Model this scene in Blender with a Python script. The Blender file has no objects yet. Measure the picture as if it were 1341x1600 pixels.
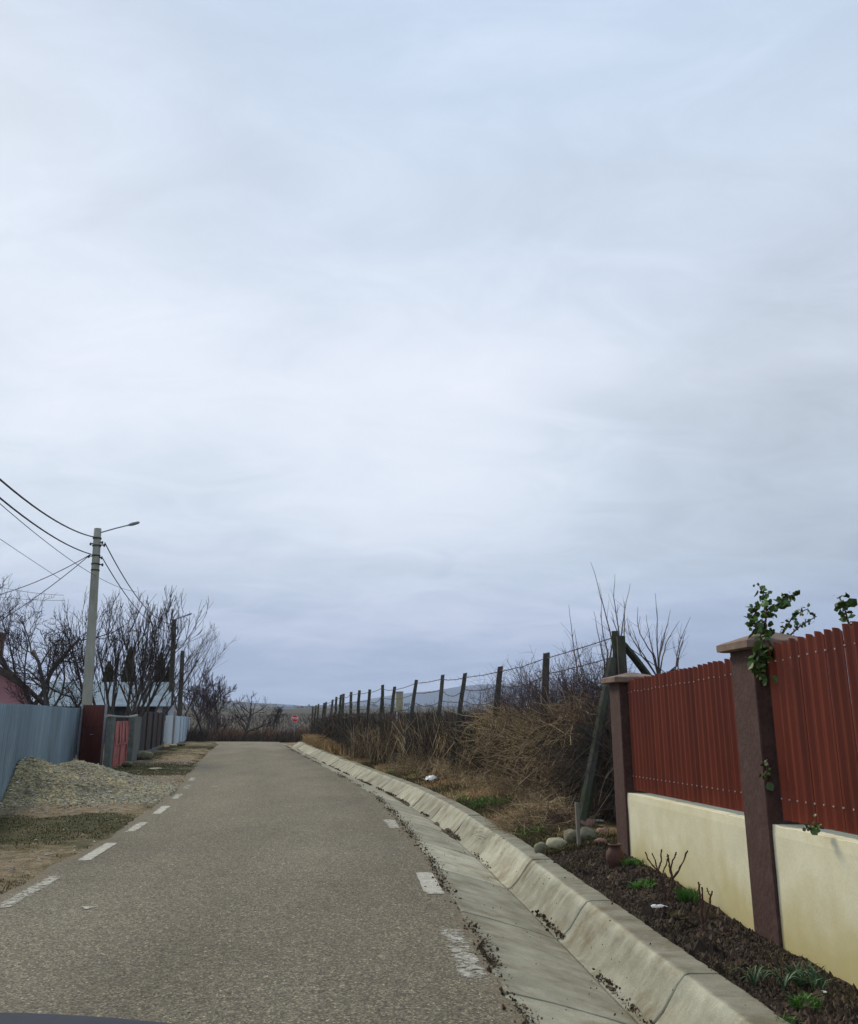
import bpy, math, numpy as np
from mathutils import Vector, noise as mnoise
R = math.radians
scn = bpy.context.scene
COL = scn.collection
rng = np.random.default_rng(7)

# ------------------------------------------------------------------ camera
FPX = 1280.0; TILT = math.atan(320 / FPX); CH = 1.55
SN, CS = math.sin(TILT), math.cos(TILT)
cam_d = bpy.data.cameras.new('camera'); cam = bpy.data.objects.new('camera', cam_d); COL.objects.link(cam)
cam.location = (0, 0, CH); cam.rotation_euler = (R(90) + TILT, 0, 0)
cam_d.sensor_fit = 'VERTICAL'; cam_d.sensor_height = 36; cam_d.lens = 36 * FPX / 1600
cam_d.clip_start = 0.05; cam_d.clip_end = 30000
scn.camera = cam

# ------------------------------------------------------------------ world
SUN_EL, SUN_AZ = 38.0, -35.0          # azimuth measured from +Y (ahead) to +X
w = bpy.data.worlds.new("World"); scn.world = w; w.use_nodes = True
nt = w.node_tree; nt.nodes.clear(); N = nt.nodes.new; L = nt.links.new
def wmath(op, a, b=None, c=None):
    n = N('ShaderNodeMath'); n.operation = op
    for i, v in enumerate((a, b, c)):
        if v is None: continue
        if isinstance(v, (int, float)): n.inputs[i].default_value = v
        else: L(v, n.inputs[i])
    return n.outputs[0]
tc = N('ShaderNodeTexCoord'); sep = N('ShaderNodeSeparateXYZ'); L(tc.outputs['Generated'], sep.inputs[0])
zc = wmath('MAXIMUM', sep.outputs[2], 0.0)
den = wmath('ADD', zc, 0.22)
cx_ = wmath('DIVIDE', sep.outputs[0], den); cy_ = wmath('DIVIDE', sep.outputs[1], den)
cmb = N('ShaderNodeCombineXYZ'); L(cx_, cmb.inputs[0]); L(cy_, cmb.inputs[1])
mp = N('ShaderNodeMapping'); mp.inputs['Scale'].default_value = (0.9, 1.35, 1); mp.inputs['Location'].default_value = (3.1, 0.4, 0)
mp.inputs['Rotation'].default_value = (0, 0, R(-14))
L(cmb.outputs[0], mp.inputs[0])
n1 = N('ShaderNodeTexNoise'); n1.inputs['Scale'].default_value = 1.25; n1.inputs['Detail'].default_value = 6; n1.inputs['Roughness'].default_value = .5; n1.inputs['Distortion'].default_value = .4
L(mp.outputs[0], n1.inputs['Vector'])
n2 = N('ShaderNodeTexNoise'); n2.inputs['Scale'].default_value = 3.9; n2.inputs['Detail'].default_value = 9; n2.inputs['Roughness'].default_value = .6; n2.inputs['Distortion'].default_value = .9
L(mp.outputs[0], n2.inputs['Vector'])
ramp = N('ShaderNodeValToRGB'); L(sep.outputs[2], ramp.inputs[0])
cr = ramp.color_ramp
stops = [(0.0, (.42, .52, .69)), (.06, (.385, .465, .65)), (.11, (.44, .52, .69)), (.17, (.57, .655, .78)), (.26, (.64, .73, .83)), (.38, (.69, .76, .865)), (.58, (.645, .745, .88)), (.8, (.55, .68, .87))]
while len(cr.elements) < len(stops): cr.elements.new(.5)
for e, (p, c) in zip(cr.elements, stops): e.position = p; e.color = (*c, 1)
nz = wmath('ADD', wmath('MULTIPLY', wmath('SUBTRACT', n1.outputs['Fac'], .5), 1.3), wmath('MULTIPLY', wmath('SUBTRACT', n2.outputs['Fac'], .5), .85))
# bright thin places in the cloud deck, where the sun is behind it
def blob(px, py, power, amp):
    u = (px - 670.5) / FPX; v = (py - 800) / FPX
    d = Vector((u, CS + v * SN, SN - v * CS)).normalized()
    dn = N('ShaderNodeVectorMath'); dn.operation = 'DOT_PRODUCT'; L(tc.outputs['Generated'], dn.inputs[0]); dn.inputs[1].default_value = d
    return wmath('MULTIPLY', wmath('POWER', wmath('MAXIMUM', dn.outputs['Value'], 0.0), power), amp)
bl = wmath('ADD', blob(620, 690, 40, .19), blob(180, 500, 80, .17))
bl = wmath('ADD', bl, blob(1250, 620, 60, -.12)); bl = wmath('ADD', bl, blob(60, 150, 50, -.15)); bl = wmath('ADD', bl, blob(1330, 850, 200, -.10))
amt = wmath('ADD', wmath('MULTIPLY', nz, .34), bl)
fac = wmath('ADD', amt, 1.0)
hs = N('ShaderNodeVectorMath'); hs.operation = 'SCALE'; L(ramp.outputs[0], hs.inputs[0]); L(fac, hs.inputs['Scale'])
# brighter cloud is whiter, thicker cloud is bluer
wmix = N('ShaderNodeMix'); wmix.data_type = 'RGBA'; wmix.clamp_factor = True
L(wmath('MULTIPLY', amt, 1.6), wmix.inputs[0]); L(hs.outputs[0], wmix.inputs[6]); wmix.inputs[7].default_value = (.88, .845, .89, 1)
bg_c = N('ShaderNodeBackground'); L(wmix.outputs[2], bg_c.inputs[0]); bg_c.inputs[1].default_value = 1.0
sky = N('ShaderNodeTexSky'); sky.sky_type = 'NISHITA'; sky.sun_disc = False
sky.sun_elevation = R(SUN_EL); sky.sun_rotation = R(SUN_AZ); sky.air_density = 1.0; sky.dust_density = 2.0
bg_s = N('ShaderNodeBackground'); L(sky.outputs[0], bg_s.inputs[0]); bg_s.inputs[1].default_value = .05
ms = N('ShaderNodeMixShader'); ms.inputs[0].default_value = .9; L(bg_s.outputs[0], ms.inputs[1]); L(bg_c.outputs[0], ms.inputs[2])
wo = N('ShaderNodeOutputWorld'); L(ms.outputs[0], wo.inputs[0])

sd = bpy.data.lights.new('sun', 'SUN'); sd.energy = 2.3; sd.angle = R(14); sd.color = (1, .87, .66)
sun = bpy.data.objects.new('sun', sd); COL.objects.link(sun)
az, el = R(SUN_AZ), R(SUN_EL)
sdir = Vector((math.sin(az) * math.cos(el), math.cos(az) * math.cos(el), math.sin(el)))
sun.rotation_euler = sdir.to_track_quat('Z', 'Y').to_euler()
scn.view_settings.view_transform = 'Standard'; scn.view_settings.look = 'None'
scn.view_settings.exposure = 0.1; scn.view_settings.gamma = 1.0
scn.cycles.max_bounces = 6; scn.cycles.diffuse_bounces = 3; scn.cycles.volume_bounces = 1
scn.cycles.use_denoising = True

# ------------------------------------------------------------------ picture <-> place
def ray(px, py):
    u = (px - 670.5) / FPX; v = (py - 800) / FPX
    return np.array([u, CS + v * SN, SN - v * CS])
def gp(px, py, z=0.0):
    d = ray(px, py); t = (z - CH) / d[2]; return np.array([d[0] * t, d[1] * t, z])
def at(px, py, Y):
    d = ray(px, py); t = Y / d[1]; return np.array([d[0] * t, Y, CH + d[2] * t])

# ------------------------------------------------------------------ objects
WL = {}
def thing(name, label, cat, loc=(0, 0, 0), group=None):
    o = bpy.data.objects.new(name, None); o.empty_display_size = .3; COL.objects.link(o)
    o.location = loc; WL[o.name] = np.array(loc, float); return tag(o, label, cat, group)
def tag(o, label=None, cat=None, group=None, kind=None):
    if label: o['label'] = label
    if cat: o['category'] = cat
    if group: o['group'] = group
    if kind: o['kind'] = kind
    return o
class MB:
    def __init__(s): s.v = []; s.f = []; s.t = []; s.n = 0
    def add(s, v, faces, tint=.5):
        v = np.asarray(v, float).reshape(-1, 3)
        if not isinstance(faces, list): faces = [faces]
        for f in faces: s.f.append(np.asarray(f, int) + s.n)
        s.v.append(v); s.t.append(np.broadcast_to(np.asarray(tint, float), (len(v),)).copy() if np.ndim(tint) == 0 else np.asarray(tint, float).ravel())
        s.n += len(v); return s
    def build(s, name, mat, parent=None, origin=None, smooth=False, label=None, kind=None):
        me = bpy.data.meshes.new(name)
        v = np.concatenate(s.v)
        base = WL[parent.name] if parent is not None else np.array(origin if origin is not None else (0, 0, 0), float)
        v = v - base
        me.vertices.add(len(v)); me.vertices.foreach_set('co', v.ravel())
        lt = np.concatenate([np.full(len(f), f.shape[1]) for f in s.f]); lv = np.concatenate([f.ravel() for f in s.f])
        me.loops.add(len(lv)); me.loops.foreach_set('vertex_index', lv)
        me.polygons.add(len(lt)); me.polygons.foreach_set('loop_start', np.concatenate([[0], np.cumsum(lt)[:-1]])); me.polygons.foreach_set('loop_total', lt)
        me.polygons.foreach_set('use_smooth', np.full(len(lt), smooth))
        a = me.attributes.new('tint', 'FLOAT', 'POINT'); a.data.foreach_set('value', np.concatenate(s.t))
        me.update(calc_edges=True); me.validate()
        me.materials.append(mat)
        o = bpy.data.objects.new(name, me); COL.objects.link(o)
        if parent is not None: o.parent = parent
        else: o.location = base
        WL[o.name] = base
        if label: o['label'] = label
        if kind: o['kind'] = kind
        return o
    # shapes
    def grid(s, P, tint=.5, flip=False):
        P = np.asarray(P, float); a, b = P.shape[:2]
        i = np.arange(a * b).reshape(a, b)
        q = np.stack([i[:-1, :-1], i[:-1, 1:], i[1:, 1:], i[1:, :-1]], -1).reshape(-1, 4)
        if flip: q = q[:, ::-1]
        return s.add(P.reshape(-1, 3), q, tint)
    def box(s, c, half, rz=0.0, tint=.5, taper=(1, 1), lean=(0, 0), bev=0.0):
        """box centred on c with half sizes; top scaled by taper; bevelled vertical edges"""
        hx, hy, hz = half
        if bev > 0:
            b = bev; ring = [(-hx + b, -hy), (hx - b, -hy), (hx, -hy + b), (hx, hy - b), (hx - b, hy), (-hx + b, hy), (-hx, hy - b), (-hx, -hy + b)]
            zs = [(-hz, 1), (hz - b, 1), (hz, 1 - b / max(hx, 1e-3))]
        else:
            ring = [(-hx, -hy), (hx, -hy), (hx, hy), (-hx, hy)]; zs = [(-hz, 1), (hz, 1)]
        n = len(ring); V = []
        for z, k in zs:
            f = (z + hz) / (2 * hz)
            for x, y in ring:
                X = x * k * (1 + (taper[0] - 1) * f) + lean[0] * f; Y = y * k * (1 + (taper[1] - 1) * f) + lean[1] * f
                V.append((X * math.cos(rz) - Y * math.sin(rz) + c[0], X * math.sin(rz) + Y * math.cos(rz) + c[1], z + c[2]))
        F = [[j * n + i, j * n + (i + 1) % n, (j + 1) * n + (i + 1) % n, (j + 1) * n + i] for j in range(len(zs) - 1) for i in range(n)]
        top = [(len(zs) - 1) * n + i for i in range(n)]; bot = list(range(n))[::-1]
        return s.add(V, [np.array(F), np.array([top]), np.array([bot])], tint)
    def tubes(s, P, rad, S=4, tint=.5, cap=True):
        """P (M,K,3), rad (M,K)"""
        P = np.asarray(P, float); rad = np.asarray(rad, float)
        if P.ndim == 2: P = P[None]; rad = rad[None]
        M, K = P.shape[:2]
        T = np.gradient(P, axis=1); T /= np.linalg.norm(T, axis=2, keepdims=True) + 1e-9
        mean = P[:, -1] - P[:, 0]; mean /= np.linalg.norm(mean, axis=1, keepdims=True) + 1e-9
        ref = np.where(np.abs(mean[:, 2:3]) > .7, np.array([[1., 0, 0]]), np.array([[0, 0, 1.]]))[:, None, :]
        U = np.cross(T, ref); U /= np.linalg.norm(U, axis=2, keepdims=True) + 1e-9
        W = np.cross(T, U)
        an = np.arange(S) * 2 * math.pi / S
        V = P[:, :, None, :] + rad[:, :, None, None] * (np.cos(an)[None, None, :, None] * U[:, :, None, :] + np.sin(an)[None, None, :, None] * W[:, :, None, :])
        i = np.arange(M * K * S).reshape(M, K, S); j = np.roll(i, -1, axis=2)
        q = np.stack([i[:, :-1], i[:, 1:], j[:, 1:], j[:, :-1]], -1).reshape(-1, 4)
        fs = [q]
        if cap and S > 3:
            fs.append(i[:, -1, :].reshape(-1, S)[:, ::-1]); fs.append(i[:, 0, :].reshape(-1, S))
        t = tint if np.ndim(tint) == 0 else np.repeat(np.asarray(tint), K * S)
        return s.add(V.reshape(-1, 3), fs, t)
    def tube(s, pts, r, S=8, tint=.5):
        pts = np.asarray(pts, float); r = np.broadcast_to(np.asarray(r, float), (len(pts),))
        return s.tubes(pts[None], r[None], S, tint)
    def lathe(s, c, prof, S=16, tint=.5, squash=1.0):
        prof = np.asarray(prof, float); an = np.arange(S) * 2 * math.pi / S
        V = np.stack([c[0] + prof[:, None, 0] * np.cos(an), c[1] + squash * prof[:, None, 0] * np.sin(an), np.broadcast_to(c[2] + prof[:, None, 1], (len(prof), S))], -1)
        i = np.arange(len(prof) * S).reshape(len(prof), S); j = np.roll(i, -1, axis=1)
        return s.add(V.reshape(-1, 3), np.stack([i[:-1], j[:-1], j[1:], i[1:]], -1).reshape(-1, 4), tint)
    def poly(s, pts, tint=.5): return s.add(pts, np.arange(len(pts))[None], tint)
    def slab(s, outline, z0, z1, tint=.5):
        o = np.asarray(outline, float); n = len(o)
        V = np.concatenate([np.c_[o, np.full(n, z0)], np.c_[o, np.full(n, z1)]])
        i = np.arange(n); j = (i + 1) % n
        return s.add(V, [np.stack([i, j, j + n, i + n], -1), (i + n)[None], i[::-1][None]], tint)
    def prism(s, outline, ext, tint=.5):
        """3d outline (n,3) extruded by vector ext"""
        o = np.asarray(outline, float); n = len(o); e = np.asarray(ext, float)
        i = np.arange(n); j = (i + 1) % n
        return s.add(np.concatenate([o, o + e]), [np.stack([i, j, j + n, i + n], -1), (i + n)[None], i[::-1][None]], tint)

# ------------------------------------------------------------------ materials
def mat(name, c1, c2, scale=5.0, rough=.85, bump=.3, stretch=(1, 1, 1), tint=.0, c3=None, s3=1.0, t3=(.5, .65), detail=6, metal=0.0, bumpdist=.02, spec=.3, trans=None, fine=None):
    m = bpy.data.materials.new(name); m.use_nodes = True; nt = m.node_tree; nt.nodes.clear(); N = nt.nodes.new; L = nt.links.new
    tc = N('ShaderNodeTexCoord'); mp = N('ShaderNodeMapping'); mp.inputs['Scale'].default_value = stretch; L(tc.outputs['Object'], mp.inputs[0])
    n = N('ShaderNodeTexNoise'); n.inputs['Scale'].default_value = scale; n.inputs['Detail'].default_value = detail; n.inputs['Roughness'].default_value = .65
    L(mp.outputs[0], n.inputs['Vector'])
    r = N('ShaderNodeValToRGB'); r.color_ramp.elements[0].position = .33; r.color_ramp.elements[1].position = .67
    r.color_ramp.elements[0].color = (*c1, 1); r.color_ramp.elements[1].color = (*c2, 1); L(n.outputs['Fac'], r.inputs[0])
    col = r.outputs[0]
    def mix(f, a, b):
        x = N('ShaderNodeMix'); x.data_type = 'RGBA'; x.clamp_factor = True; L(f, x.inputs[0]) if not isinstance(f, float) else setattr(x.inputs[0], 'default_value', f)
        L(a, x.inputs[6]) if not isinstance(a, tuple) else setattr(x.inputs[6], 'default_value', (*a, 1))
        L(b, x.inputs[7]) if not isinstance(b, tuple) else setattr(x.inputs[7], 'default_value', (*b, 1))
        return x.outputs[2]
    if c3 is not None:
        n3 = N('ShaderNodeTexNoise'); n3.inputs['Scale'].default_value = s3; n3.inputs['Detail'].default_value = 8; n3.inputs['Roughness'].default_value = .7; L(mp.outputs[0], n3.inputs['Vector'])
        r3 = N('ShaderNodeValToRGB'); r3.color_ramp.elements[0].position = t3[0]; r3.color_ramp.elements[1].position = t3[1]; L(n3.outputs['Fac'], r3.inputs[0])
        col = mix(r3.outputs[0], col, tuple(c3))
    if fine is not None:   # (scale, darkcolour, lightcolour, amount)
        vo = N('ShaderNodeTexVoronoi'); vo.inputs['Scale'].default_value = fine[0]; L(tc.outputs['Object'], vo.inputs['Vector'])
        sp = N('ShaderNodeSeparateColor'); L(vo.outputs['Color'], sp.inputs[0])
        rr = N('ShaderNodeValToRGB'); rr.color_ramp.elements[0].color = (*fine[1], 1); rr.color_ramp.elements[1].color = (*fine[2], 1); L(sp.outputs[0], rr.inputs[0])
        rr.color_ramp.elements[0].position = .1; rr.color_ramp.elements[1].position = .95
        x = N('ShaderNodeMix'); x.data_type = 'RGBA'; x.blend_type = 'MULTIPLY'; x.inputs[0].default_value = fine[3]; L(col, x.inputs[6]); L(rr.outputs[0], x.inputs[7]); col = x.outputs[2]
    if tint:
        a = N('ShaderNodeAttribute'); a.attribute_name = 'tint'
        mr = N('ShaderNodeMapRange'); mr.inputs['To Min'].default_value = 1 - tint; mr.inputs['To Max'].default_value = 1 + tint; L(a.outputs['Fac'], mr.inputs[0])
        sc = N('ShaderNodeVectorMath'); sc.operation = 'SCALE'; L(col, sc.inputs[0]); L(mr.outputs[0], sc.inputs['Scale']); col = sc.outputs[0]
    p = N('ShaderNodeBsdfPrincipled'); L(col, p.inputs['Base Color']); p.inputs['Roughness'].default_value = rough; p.inputs['Metallic'].default_value = metal
    p.inputs['Specular IOR Level'].default_value = spec
    if bump:
        b = N('ShaderNodeBump'); b.inputs['Strength'].default_value = bump; b.inputs['Distance'].default_value = bumpdist; L(n.outputs['Fac'], b.inputs['Height']); L(b.outputs[0], p.inputs['Normal'])
    o = N('ShaderNodeOutputMaterial'); L(p.outputs[0], o.inputs[0])
    m.diffuse_color = (*c1, 1)
    return m
M = {}
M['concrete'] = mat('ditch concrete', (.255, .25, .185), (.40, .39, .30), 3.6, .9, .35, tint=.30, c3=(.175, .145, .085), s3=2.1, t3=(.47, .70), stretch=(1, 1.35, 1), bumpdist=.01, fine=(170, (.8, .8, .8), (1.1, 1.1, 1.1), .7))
M['post'] = mat('weathered concrete post', (.035, .032, .028), (.105, .098, .08), 9, .95, .8, (1, 1, .4), tint=.3, c3=(.06, .075, .03), s3=3.5, t3=(.5, .62), bumpdist=.02)
M['postd'] = mat('dark mossy prop', (.03, .032, .024), (.075, .075, .06), 7, .95, .8, (1, 1, .4), c3=(.035, .05, .02), s3=3.5)
M['pole'] = mat('pole concrete', (.27, .27, .22), (.36, .36, .30), 3, .9, .25, (1, 1, .3), c3=(.20, .20, .15), s3=1.2, tint=.1)
M['poledark'] = mat('fittings', (.03, .03, .03), (.07, .07, .065), 12, .7, .2)
M['wire'] = mat('rusty wire', (.035, .03, .028), (.08, .065, .055), 20, .8, 0)
M['cable'] = mat('cable', (.015, .015, .016), (.03, .03, .032), 20, .6, 0)
M['wallp'] = mat('cream plaster', (.68, .65, .45), (.76, .73, .53), 2.2, .9, .5, c3=(.58, .52, .30), s3=.9, t3=(.5, .8), bumpdist=.006, fine=(120, (.92, .92, .92), (1.04, 1.04, 1.04), .8), tint=.12)
def stain(m):
    nt = m.node_tree; N = nt.nodes.new; L = nt.links.new; p = [n for n in nt.nodes if n.type == 'BSDF_PRINCIPLED'][0]; src = p.inputs['Base Color'].links[0].from_socket
    tc = N('ShaderNodeTexCoord'); sp = N('ShaderNodeSeparateXYZ'); L(tc.outputs['Object'], sp.inputs[0]); n = N('ShaderNodeTexNoise'); n.inputs['Scale'].default_value = 2.6; n.inputs['Detail'].default_value = 7; L(tc.outputs['Object'], n.inputs['Vector'])
    a = N('ShaderNodeMath'); a.operation = 'MULTIPLY_ADD'; L(n.outputs['Fac'], a.inputs[0]); a.inputs[1].default_value = -.75; L(sp.outputs[2], a.inputs[2])
    r = N('ShaderNodeMapRange'); r.inputs['From Min'].default_value = .12; r.inputs['From Max'].default_value = -.30; r.inputs['To Max'].default_value = .75; L(a.outputs[0], r.inputs[0])
    x = N('ShaderNodeMix'); x.data_type = 'RGBA'; L(r.outputs[0], x.inputs[0]); L(src, x.inputs[6]); x.inputs[7].default_value = (.50, .42, .16, 1)
    v = N('ShaderNodeTexNoise'); v.inputs['Scale'].default_value = 5.5; v.inputs['Detail'].default_value = 10; v.inputs['Roughness'].default_value = .8; mp = N('ShaderNodeMapping'); mp.inputs['Scale'].default_value = (1, 1, .5); L(tc.outputs['Object'], mp.inputs[0]); L(mp.outputs[0], v.inputs['Vector'])
    r2 = N('ShaderNodeMapRange'); r2.inputs['From Min'].default_value = .64; r2.inputs['From Max'].default_value = .72; r2.inputs['To Max'].default_value = .55; L(v.outputs['Fac'], r2.inputs[0])
    y = N('ShaderNodeMix'); y.data_type = 'RGBA'; L(r2.outputs[0], y.inputs[0]); L(x.outputs[2], y.inputs[6]); y.inputs[7].default_value = (.28, .25, .17, 1); L(y.outputs[2], p.inputs['Base Color'])
stain(M['wallp'])
M['pillar'] = mat('brown plaster pillar', (.050, .026, .022), (.082, .043, .036), 30, .85, .8, c3=(.09, .052, .044), s3=7, bumpdist=.006, tint=.1)
M['cap'] = mat('brown cap', (.15, .10, .075), (.24, .17, .13), 8, .8, .5, c3=(.09, .05, .04), s3=3, bumpdist=.006)
M['picket'] = mat('painted red metal picket', (.145, .026, .011), (.185, .036, .015), 1.5, .5, .1, (1, 1, .7), tint=.26, c3=(.19, .052, .026), s3=2.0, t3=(.58, .95), spec=.3, bumpdist=.004)
M['screw'] = mat('screw head', (.35, .30, .28), (.5, .45, .42), 40, .5, 0)
M['bluesheet'] = mat('blue grey zinc sheet', (.17, .235, .275), (.25, .33, .375), 1.6, .5, .15, (1, 1, .25), c3=(.14, .19, .22), s3=2.2, t3=(.45, .7), metal=.25, tint=.12)
M['redgate'] = mat('oxide red sheet', (.115, .032, .026), (.165, .05, .038), 4, .65, .2, (1, 1, .4), c3=(.07, .03, .025), s3=2)
M['pinkgate'] = mat('faded red sheet', (.36, .10, .09), (.46, .15, .13), 3, .6, .2, c3=(.24, .075, .06), s3=2)
M['greycon'] = mat('mossy grey concrete', (.10, .11, .10), (.17, .18, .165), 5, .95, .5, c3=(.08, .10, .06), s3=3)
M['plank'] = mat('dark plank', (.030, .026, .026), (.065, .055, .055), 6, .85, .4, (1, 1, .15), tint=.4)
M['plankr'] = mat('brown plank', (.09, .05, .035), (.14, .08, .05), 6, .85, .4, (1, 1, .15), tint=.3)
M['whitesheet'] = mat('pale blue painted sheet', (.42, .50, .55), (.54, .61, .66), 2.5, .6, .15, (1, 1, .3), c3=(.30, .40, .44), s3=2.5, t3=(.52, .7), tint=.1)
M['pinkwall'] = mat('pink plaster', (.44, .22, .24), (.52, .28, .30), 2, .9, .2, c3=(.38, .17, .19), s3=1)
M['darkroof'] = mat('dark tiles', (.045, .032, .028), (.10, .07, .058), 7, .85, .6, tint=.2)
M['zincroof'] = mat('pale zinc roof', (.20, .265, .31), (.27, .34, .39), 1.5, .85, .1, c3=(.16, .20, .23), s3=1.2, spec=.08, tint=.1)
M['whitewall'] = mat('white wall', (.42, .46, .50), (.54, .58, .61), 2, .9, .2, c3=(.35, .38, .40), s3=2)
M['darkin'] = mat('dark boards', (.035, .035, .042), (.07, .07, .08), 5, .9, .3)
M['glass'] = mat('window pane', (.03, .06, .07), (.05, .09, .10), 2, .12, 0, spec=.6)
M['bark'] = mat('grey bark', (.050, .043, .040), (.10, .088, .078), 9, .95, .6, (1, 1, .4), tint=.3)
M['twig'] = mat('bare twig', (.030, .024, .024), (.065, .050, .045), 5, .95, 0, tint=.35)
M['twigp'] = mat('reddish twig', (.070, .048, .055), (.12, .085, .085), 5, .95, 0, tint=.35)
M['twigb'] = mat('brown shoot', (.085, .062, .05), (.15, .115, .085), 5, .9, 0, tint=.3)
M['thuja'] = mat('bronzed thuja', (.030, .034, .014), (.065, .060, .022), 3, .95, 0, tint=.5)
M['thujap'] = mat('purple brown thuja', (.042, .028, .028), (.075, .05, .042), 3, .95, 0, tint=.5)
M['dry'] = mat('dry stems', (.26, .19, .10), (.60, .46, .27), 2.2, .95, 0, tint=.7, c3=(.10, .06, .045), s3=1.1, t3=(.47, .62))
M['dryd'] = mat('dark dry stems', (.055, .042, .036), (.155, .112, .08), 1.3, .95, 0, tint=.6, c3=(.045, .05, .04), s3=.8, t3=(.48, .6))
M['straw'] = mat('straw grass', (.34, .23, .11), (.54, .40, .22), 2.5, .95, 0, tint=.5, c3=(.28, .13, .05), s3=1.5)
M['grass'] = mat('grass', (.048, .052, .014), (.10, .105, .03), 3, .9, 0, tint=.6, c3=(.13, .095, .045), s3=2.6, t3=(.38, .56))
M['green'] = mat('fresh green blades', (.06, .16, .025), (.11, .22, .045), 4, .8, 0, tint=.4)
M['blueleaf'] = mat('blue green leaf', (.05, .10, .045), (.12, .19, .10), 4, .6, 0, tint=.3)
M['leaf'] = mat('vine leaf', (.035, .075, .018), (.085, .15, .03), 12, .5, 0, tint=.55, spec=.35, c3=(.17, .19, .04), s3=9, t3=(.56, .64))
M['redstem'] = mat('pruned stem', (.055, .028, .022), (.11, .055, .04), 14, .8, .4, tint=.3)
M['gravel'] = mat('gravel heap', (.17, .145, .078), (.34, .295, .17), 9, .95, 1.0, tint=.25, c3=(.13, .115, .075), s3=1.4, bumpdist=.03, fine=(22, (.6, .6, .58), (1.5, 1.46, 1.35), 1.0))
M['pebble'] = mat('pebbles', (.24, .22, .16), (.46, .43, .34), 6, .9, 0, tint=.5)
M['stone'] = mat('river stone', (.14, .128, .085), (.25, .225, .15), 7, .9, .8, c3=(.07, .08, .04), s3=5, t3=(.46, .6))
M['palestone'] = mat('pale river stone', (.30, .28, .175), (.45, .42, .28), 6, .85, .6, c3=(.17, .15, .09), s3=6, t3=(.5, .64))
M['redstone'] = mat('brick rubble', (.19, .10, .075), (.28, .17, .13), 8, .9, .4)
M['clay'] = mat('dark clay', (.06, .026, .02), (.11, .05, .035), 9, .7, .5)
M['wood'] = mat('grey wood', (.18, .17, .145), (.27, .25, .21), 8, .9, .4, (1, 1, .2))
M['litter'] = mat('white plastic', (.62, .63, .64), (.75, .75, .74), 5, .5, .1)
M['leaflit'] = mat('dead leaves', (.045, .032, .02), (.12, .085, .05), 8, .95, 0, tint=.5)
M['signred'] = mat('sign red', (.55, .03, .035), (.62, .04, .045), 3, .5, 0)
M['signwhite'] = mat('sign white', (.75, .75, .75), (.8, .8, .8), 3, .5, 0)
M['galv'] = mat('galvanised steel', (.22, .23, .24), (.32, .33, .34), 10, .5, 0, metal=.4)
M['hill'] = mat('far hill', (.020, .026, .024), (.045, .048, .042), .012, .95, 0, c3=(.03, .04, .03), s3=.004)
M['mount'] = mat('mountain', (.02, .03, .045), (.035, .045, .06), .003, .95, 0)
M['carpaint'] = mat('dark grey blue car paint', (.03, .036, .05), (.045, .052, .07), 3, .7, 0, spec=.05)
M['black'] = mat('black rubber', (.012, .012, .013), (.025, .025, .027), 9, .7, .1)
M['orange'] = mat('rusty shrub twigs', (.19, .10, .055), (.30, .17, .10), 1.5, .95, 0, tint=.5)
M['tilered'] = mat('red tile roof', (.26, .10, .07), (.34, .15, .10), 2, .9, 0)

# ------------------------------------------------------------------ road line
YC = np.array([-30, 0, 4.78, 6.64, 9.17, 12.86, 15.9, 19.7, 24.07, 29, 35, 42, 50.6, 60, 80])
XC = np.array([4.2, .98, .48, .30, .04, -.39, -.85, -1.58, -2.60, -3.78, -5.2, -6.85, -8.75, -10.9, -15.5])
yy = np.arange(-30, 80, .25); xx = np.interp(yy, YC, XC); k = np.ones(13) / 13
xs = np.convolve(np.pad(xx, 6, mode='edge'), k, 'valid'); xs[:6] = xx[:6]; xs[-6:] = xx[-6:]
def XR(Y): return np.interp(Y, yy, xs)
def RW(Y): return np.interp(Y, [5, 9, 16, 22, 30, 48, 52, 55], [3.97, 3.97, 4.1, 4.15, 4.05, 3.7, 4.0, 5.5])
def XL(Y): return XR(Y) - RW(Y)
def vn(x, y, s, seed=0.0, oct=3):
    x = np.asarray(x, float); y = np.asarray(y, float); sh = np.broadcast(x, y).shape
    xf = np.broadcast_to(x, sh).ravel(); yf = np.broadcast_to(y, sh).ravel()
    out = np.zeros(len(xf)); a = 1.0; tot = 0
    r_ = np.random.default_rng(int(seed * 10) + 1); T = r_.random((64, 64))
    for o_ in range(oct):
        u = xf * s * 2 ** o_ + 7.3 * o_ + seed; v = yf * s * 2 ** o_ + 3.1 * o_
        i = np.floor(u).astype(int); j = np.floor(v).astype(int); fu = u - i; fv = v - j
        fu = fu * fu * (3 - 2 * fu); fv = fv * fv * (3 - 2 * fv)
        g = lambda p, q: T[p % 64, q % 64]
        out += a * ((g(i, j) * (1 - fu) + g(i + 1, j) * fu) * (1 - fv) + (g(i, j + 1) * (1 - fu) + g(i + 1, j + 1) * fu) * fv)
        tot += a; a *= .5
    return (out / tot - .5).reshape(sh)
def sstep(a, b, x): t = np.clip((np.asarray(x, float) - a) / (b - a), 0, 1); return t * t * (3 - 2 * t)
DB = lambda Y: np.interp(Y, [5, 12, 25, 40], [.85, .84, .74, .70])   # ditch bottom, from the road's edge
DCI, DCO = 1.12, 1.32
def far_z(X, Y):
    z = -.45 * sstep(54, 62, Y) + np.maximum(0, Y - 120) * .0105 + np.where(Y > 90, vn(X, Y, .006, 3) * .03 * np.maximum(0, Y - 90), 0) * .4
    return z
def bed_z(Y): return np.interp(Y, [3, 5, 6.2, 9.1, 12, 20, 40, 55], [.05, .055, .075, .15, .14, .12, .08, 0])
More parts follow.
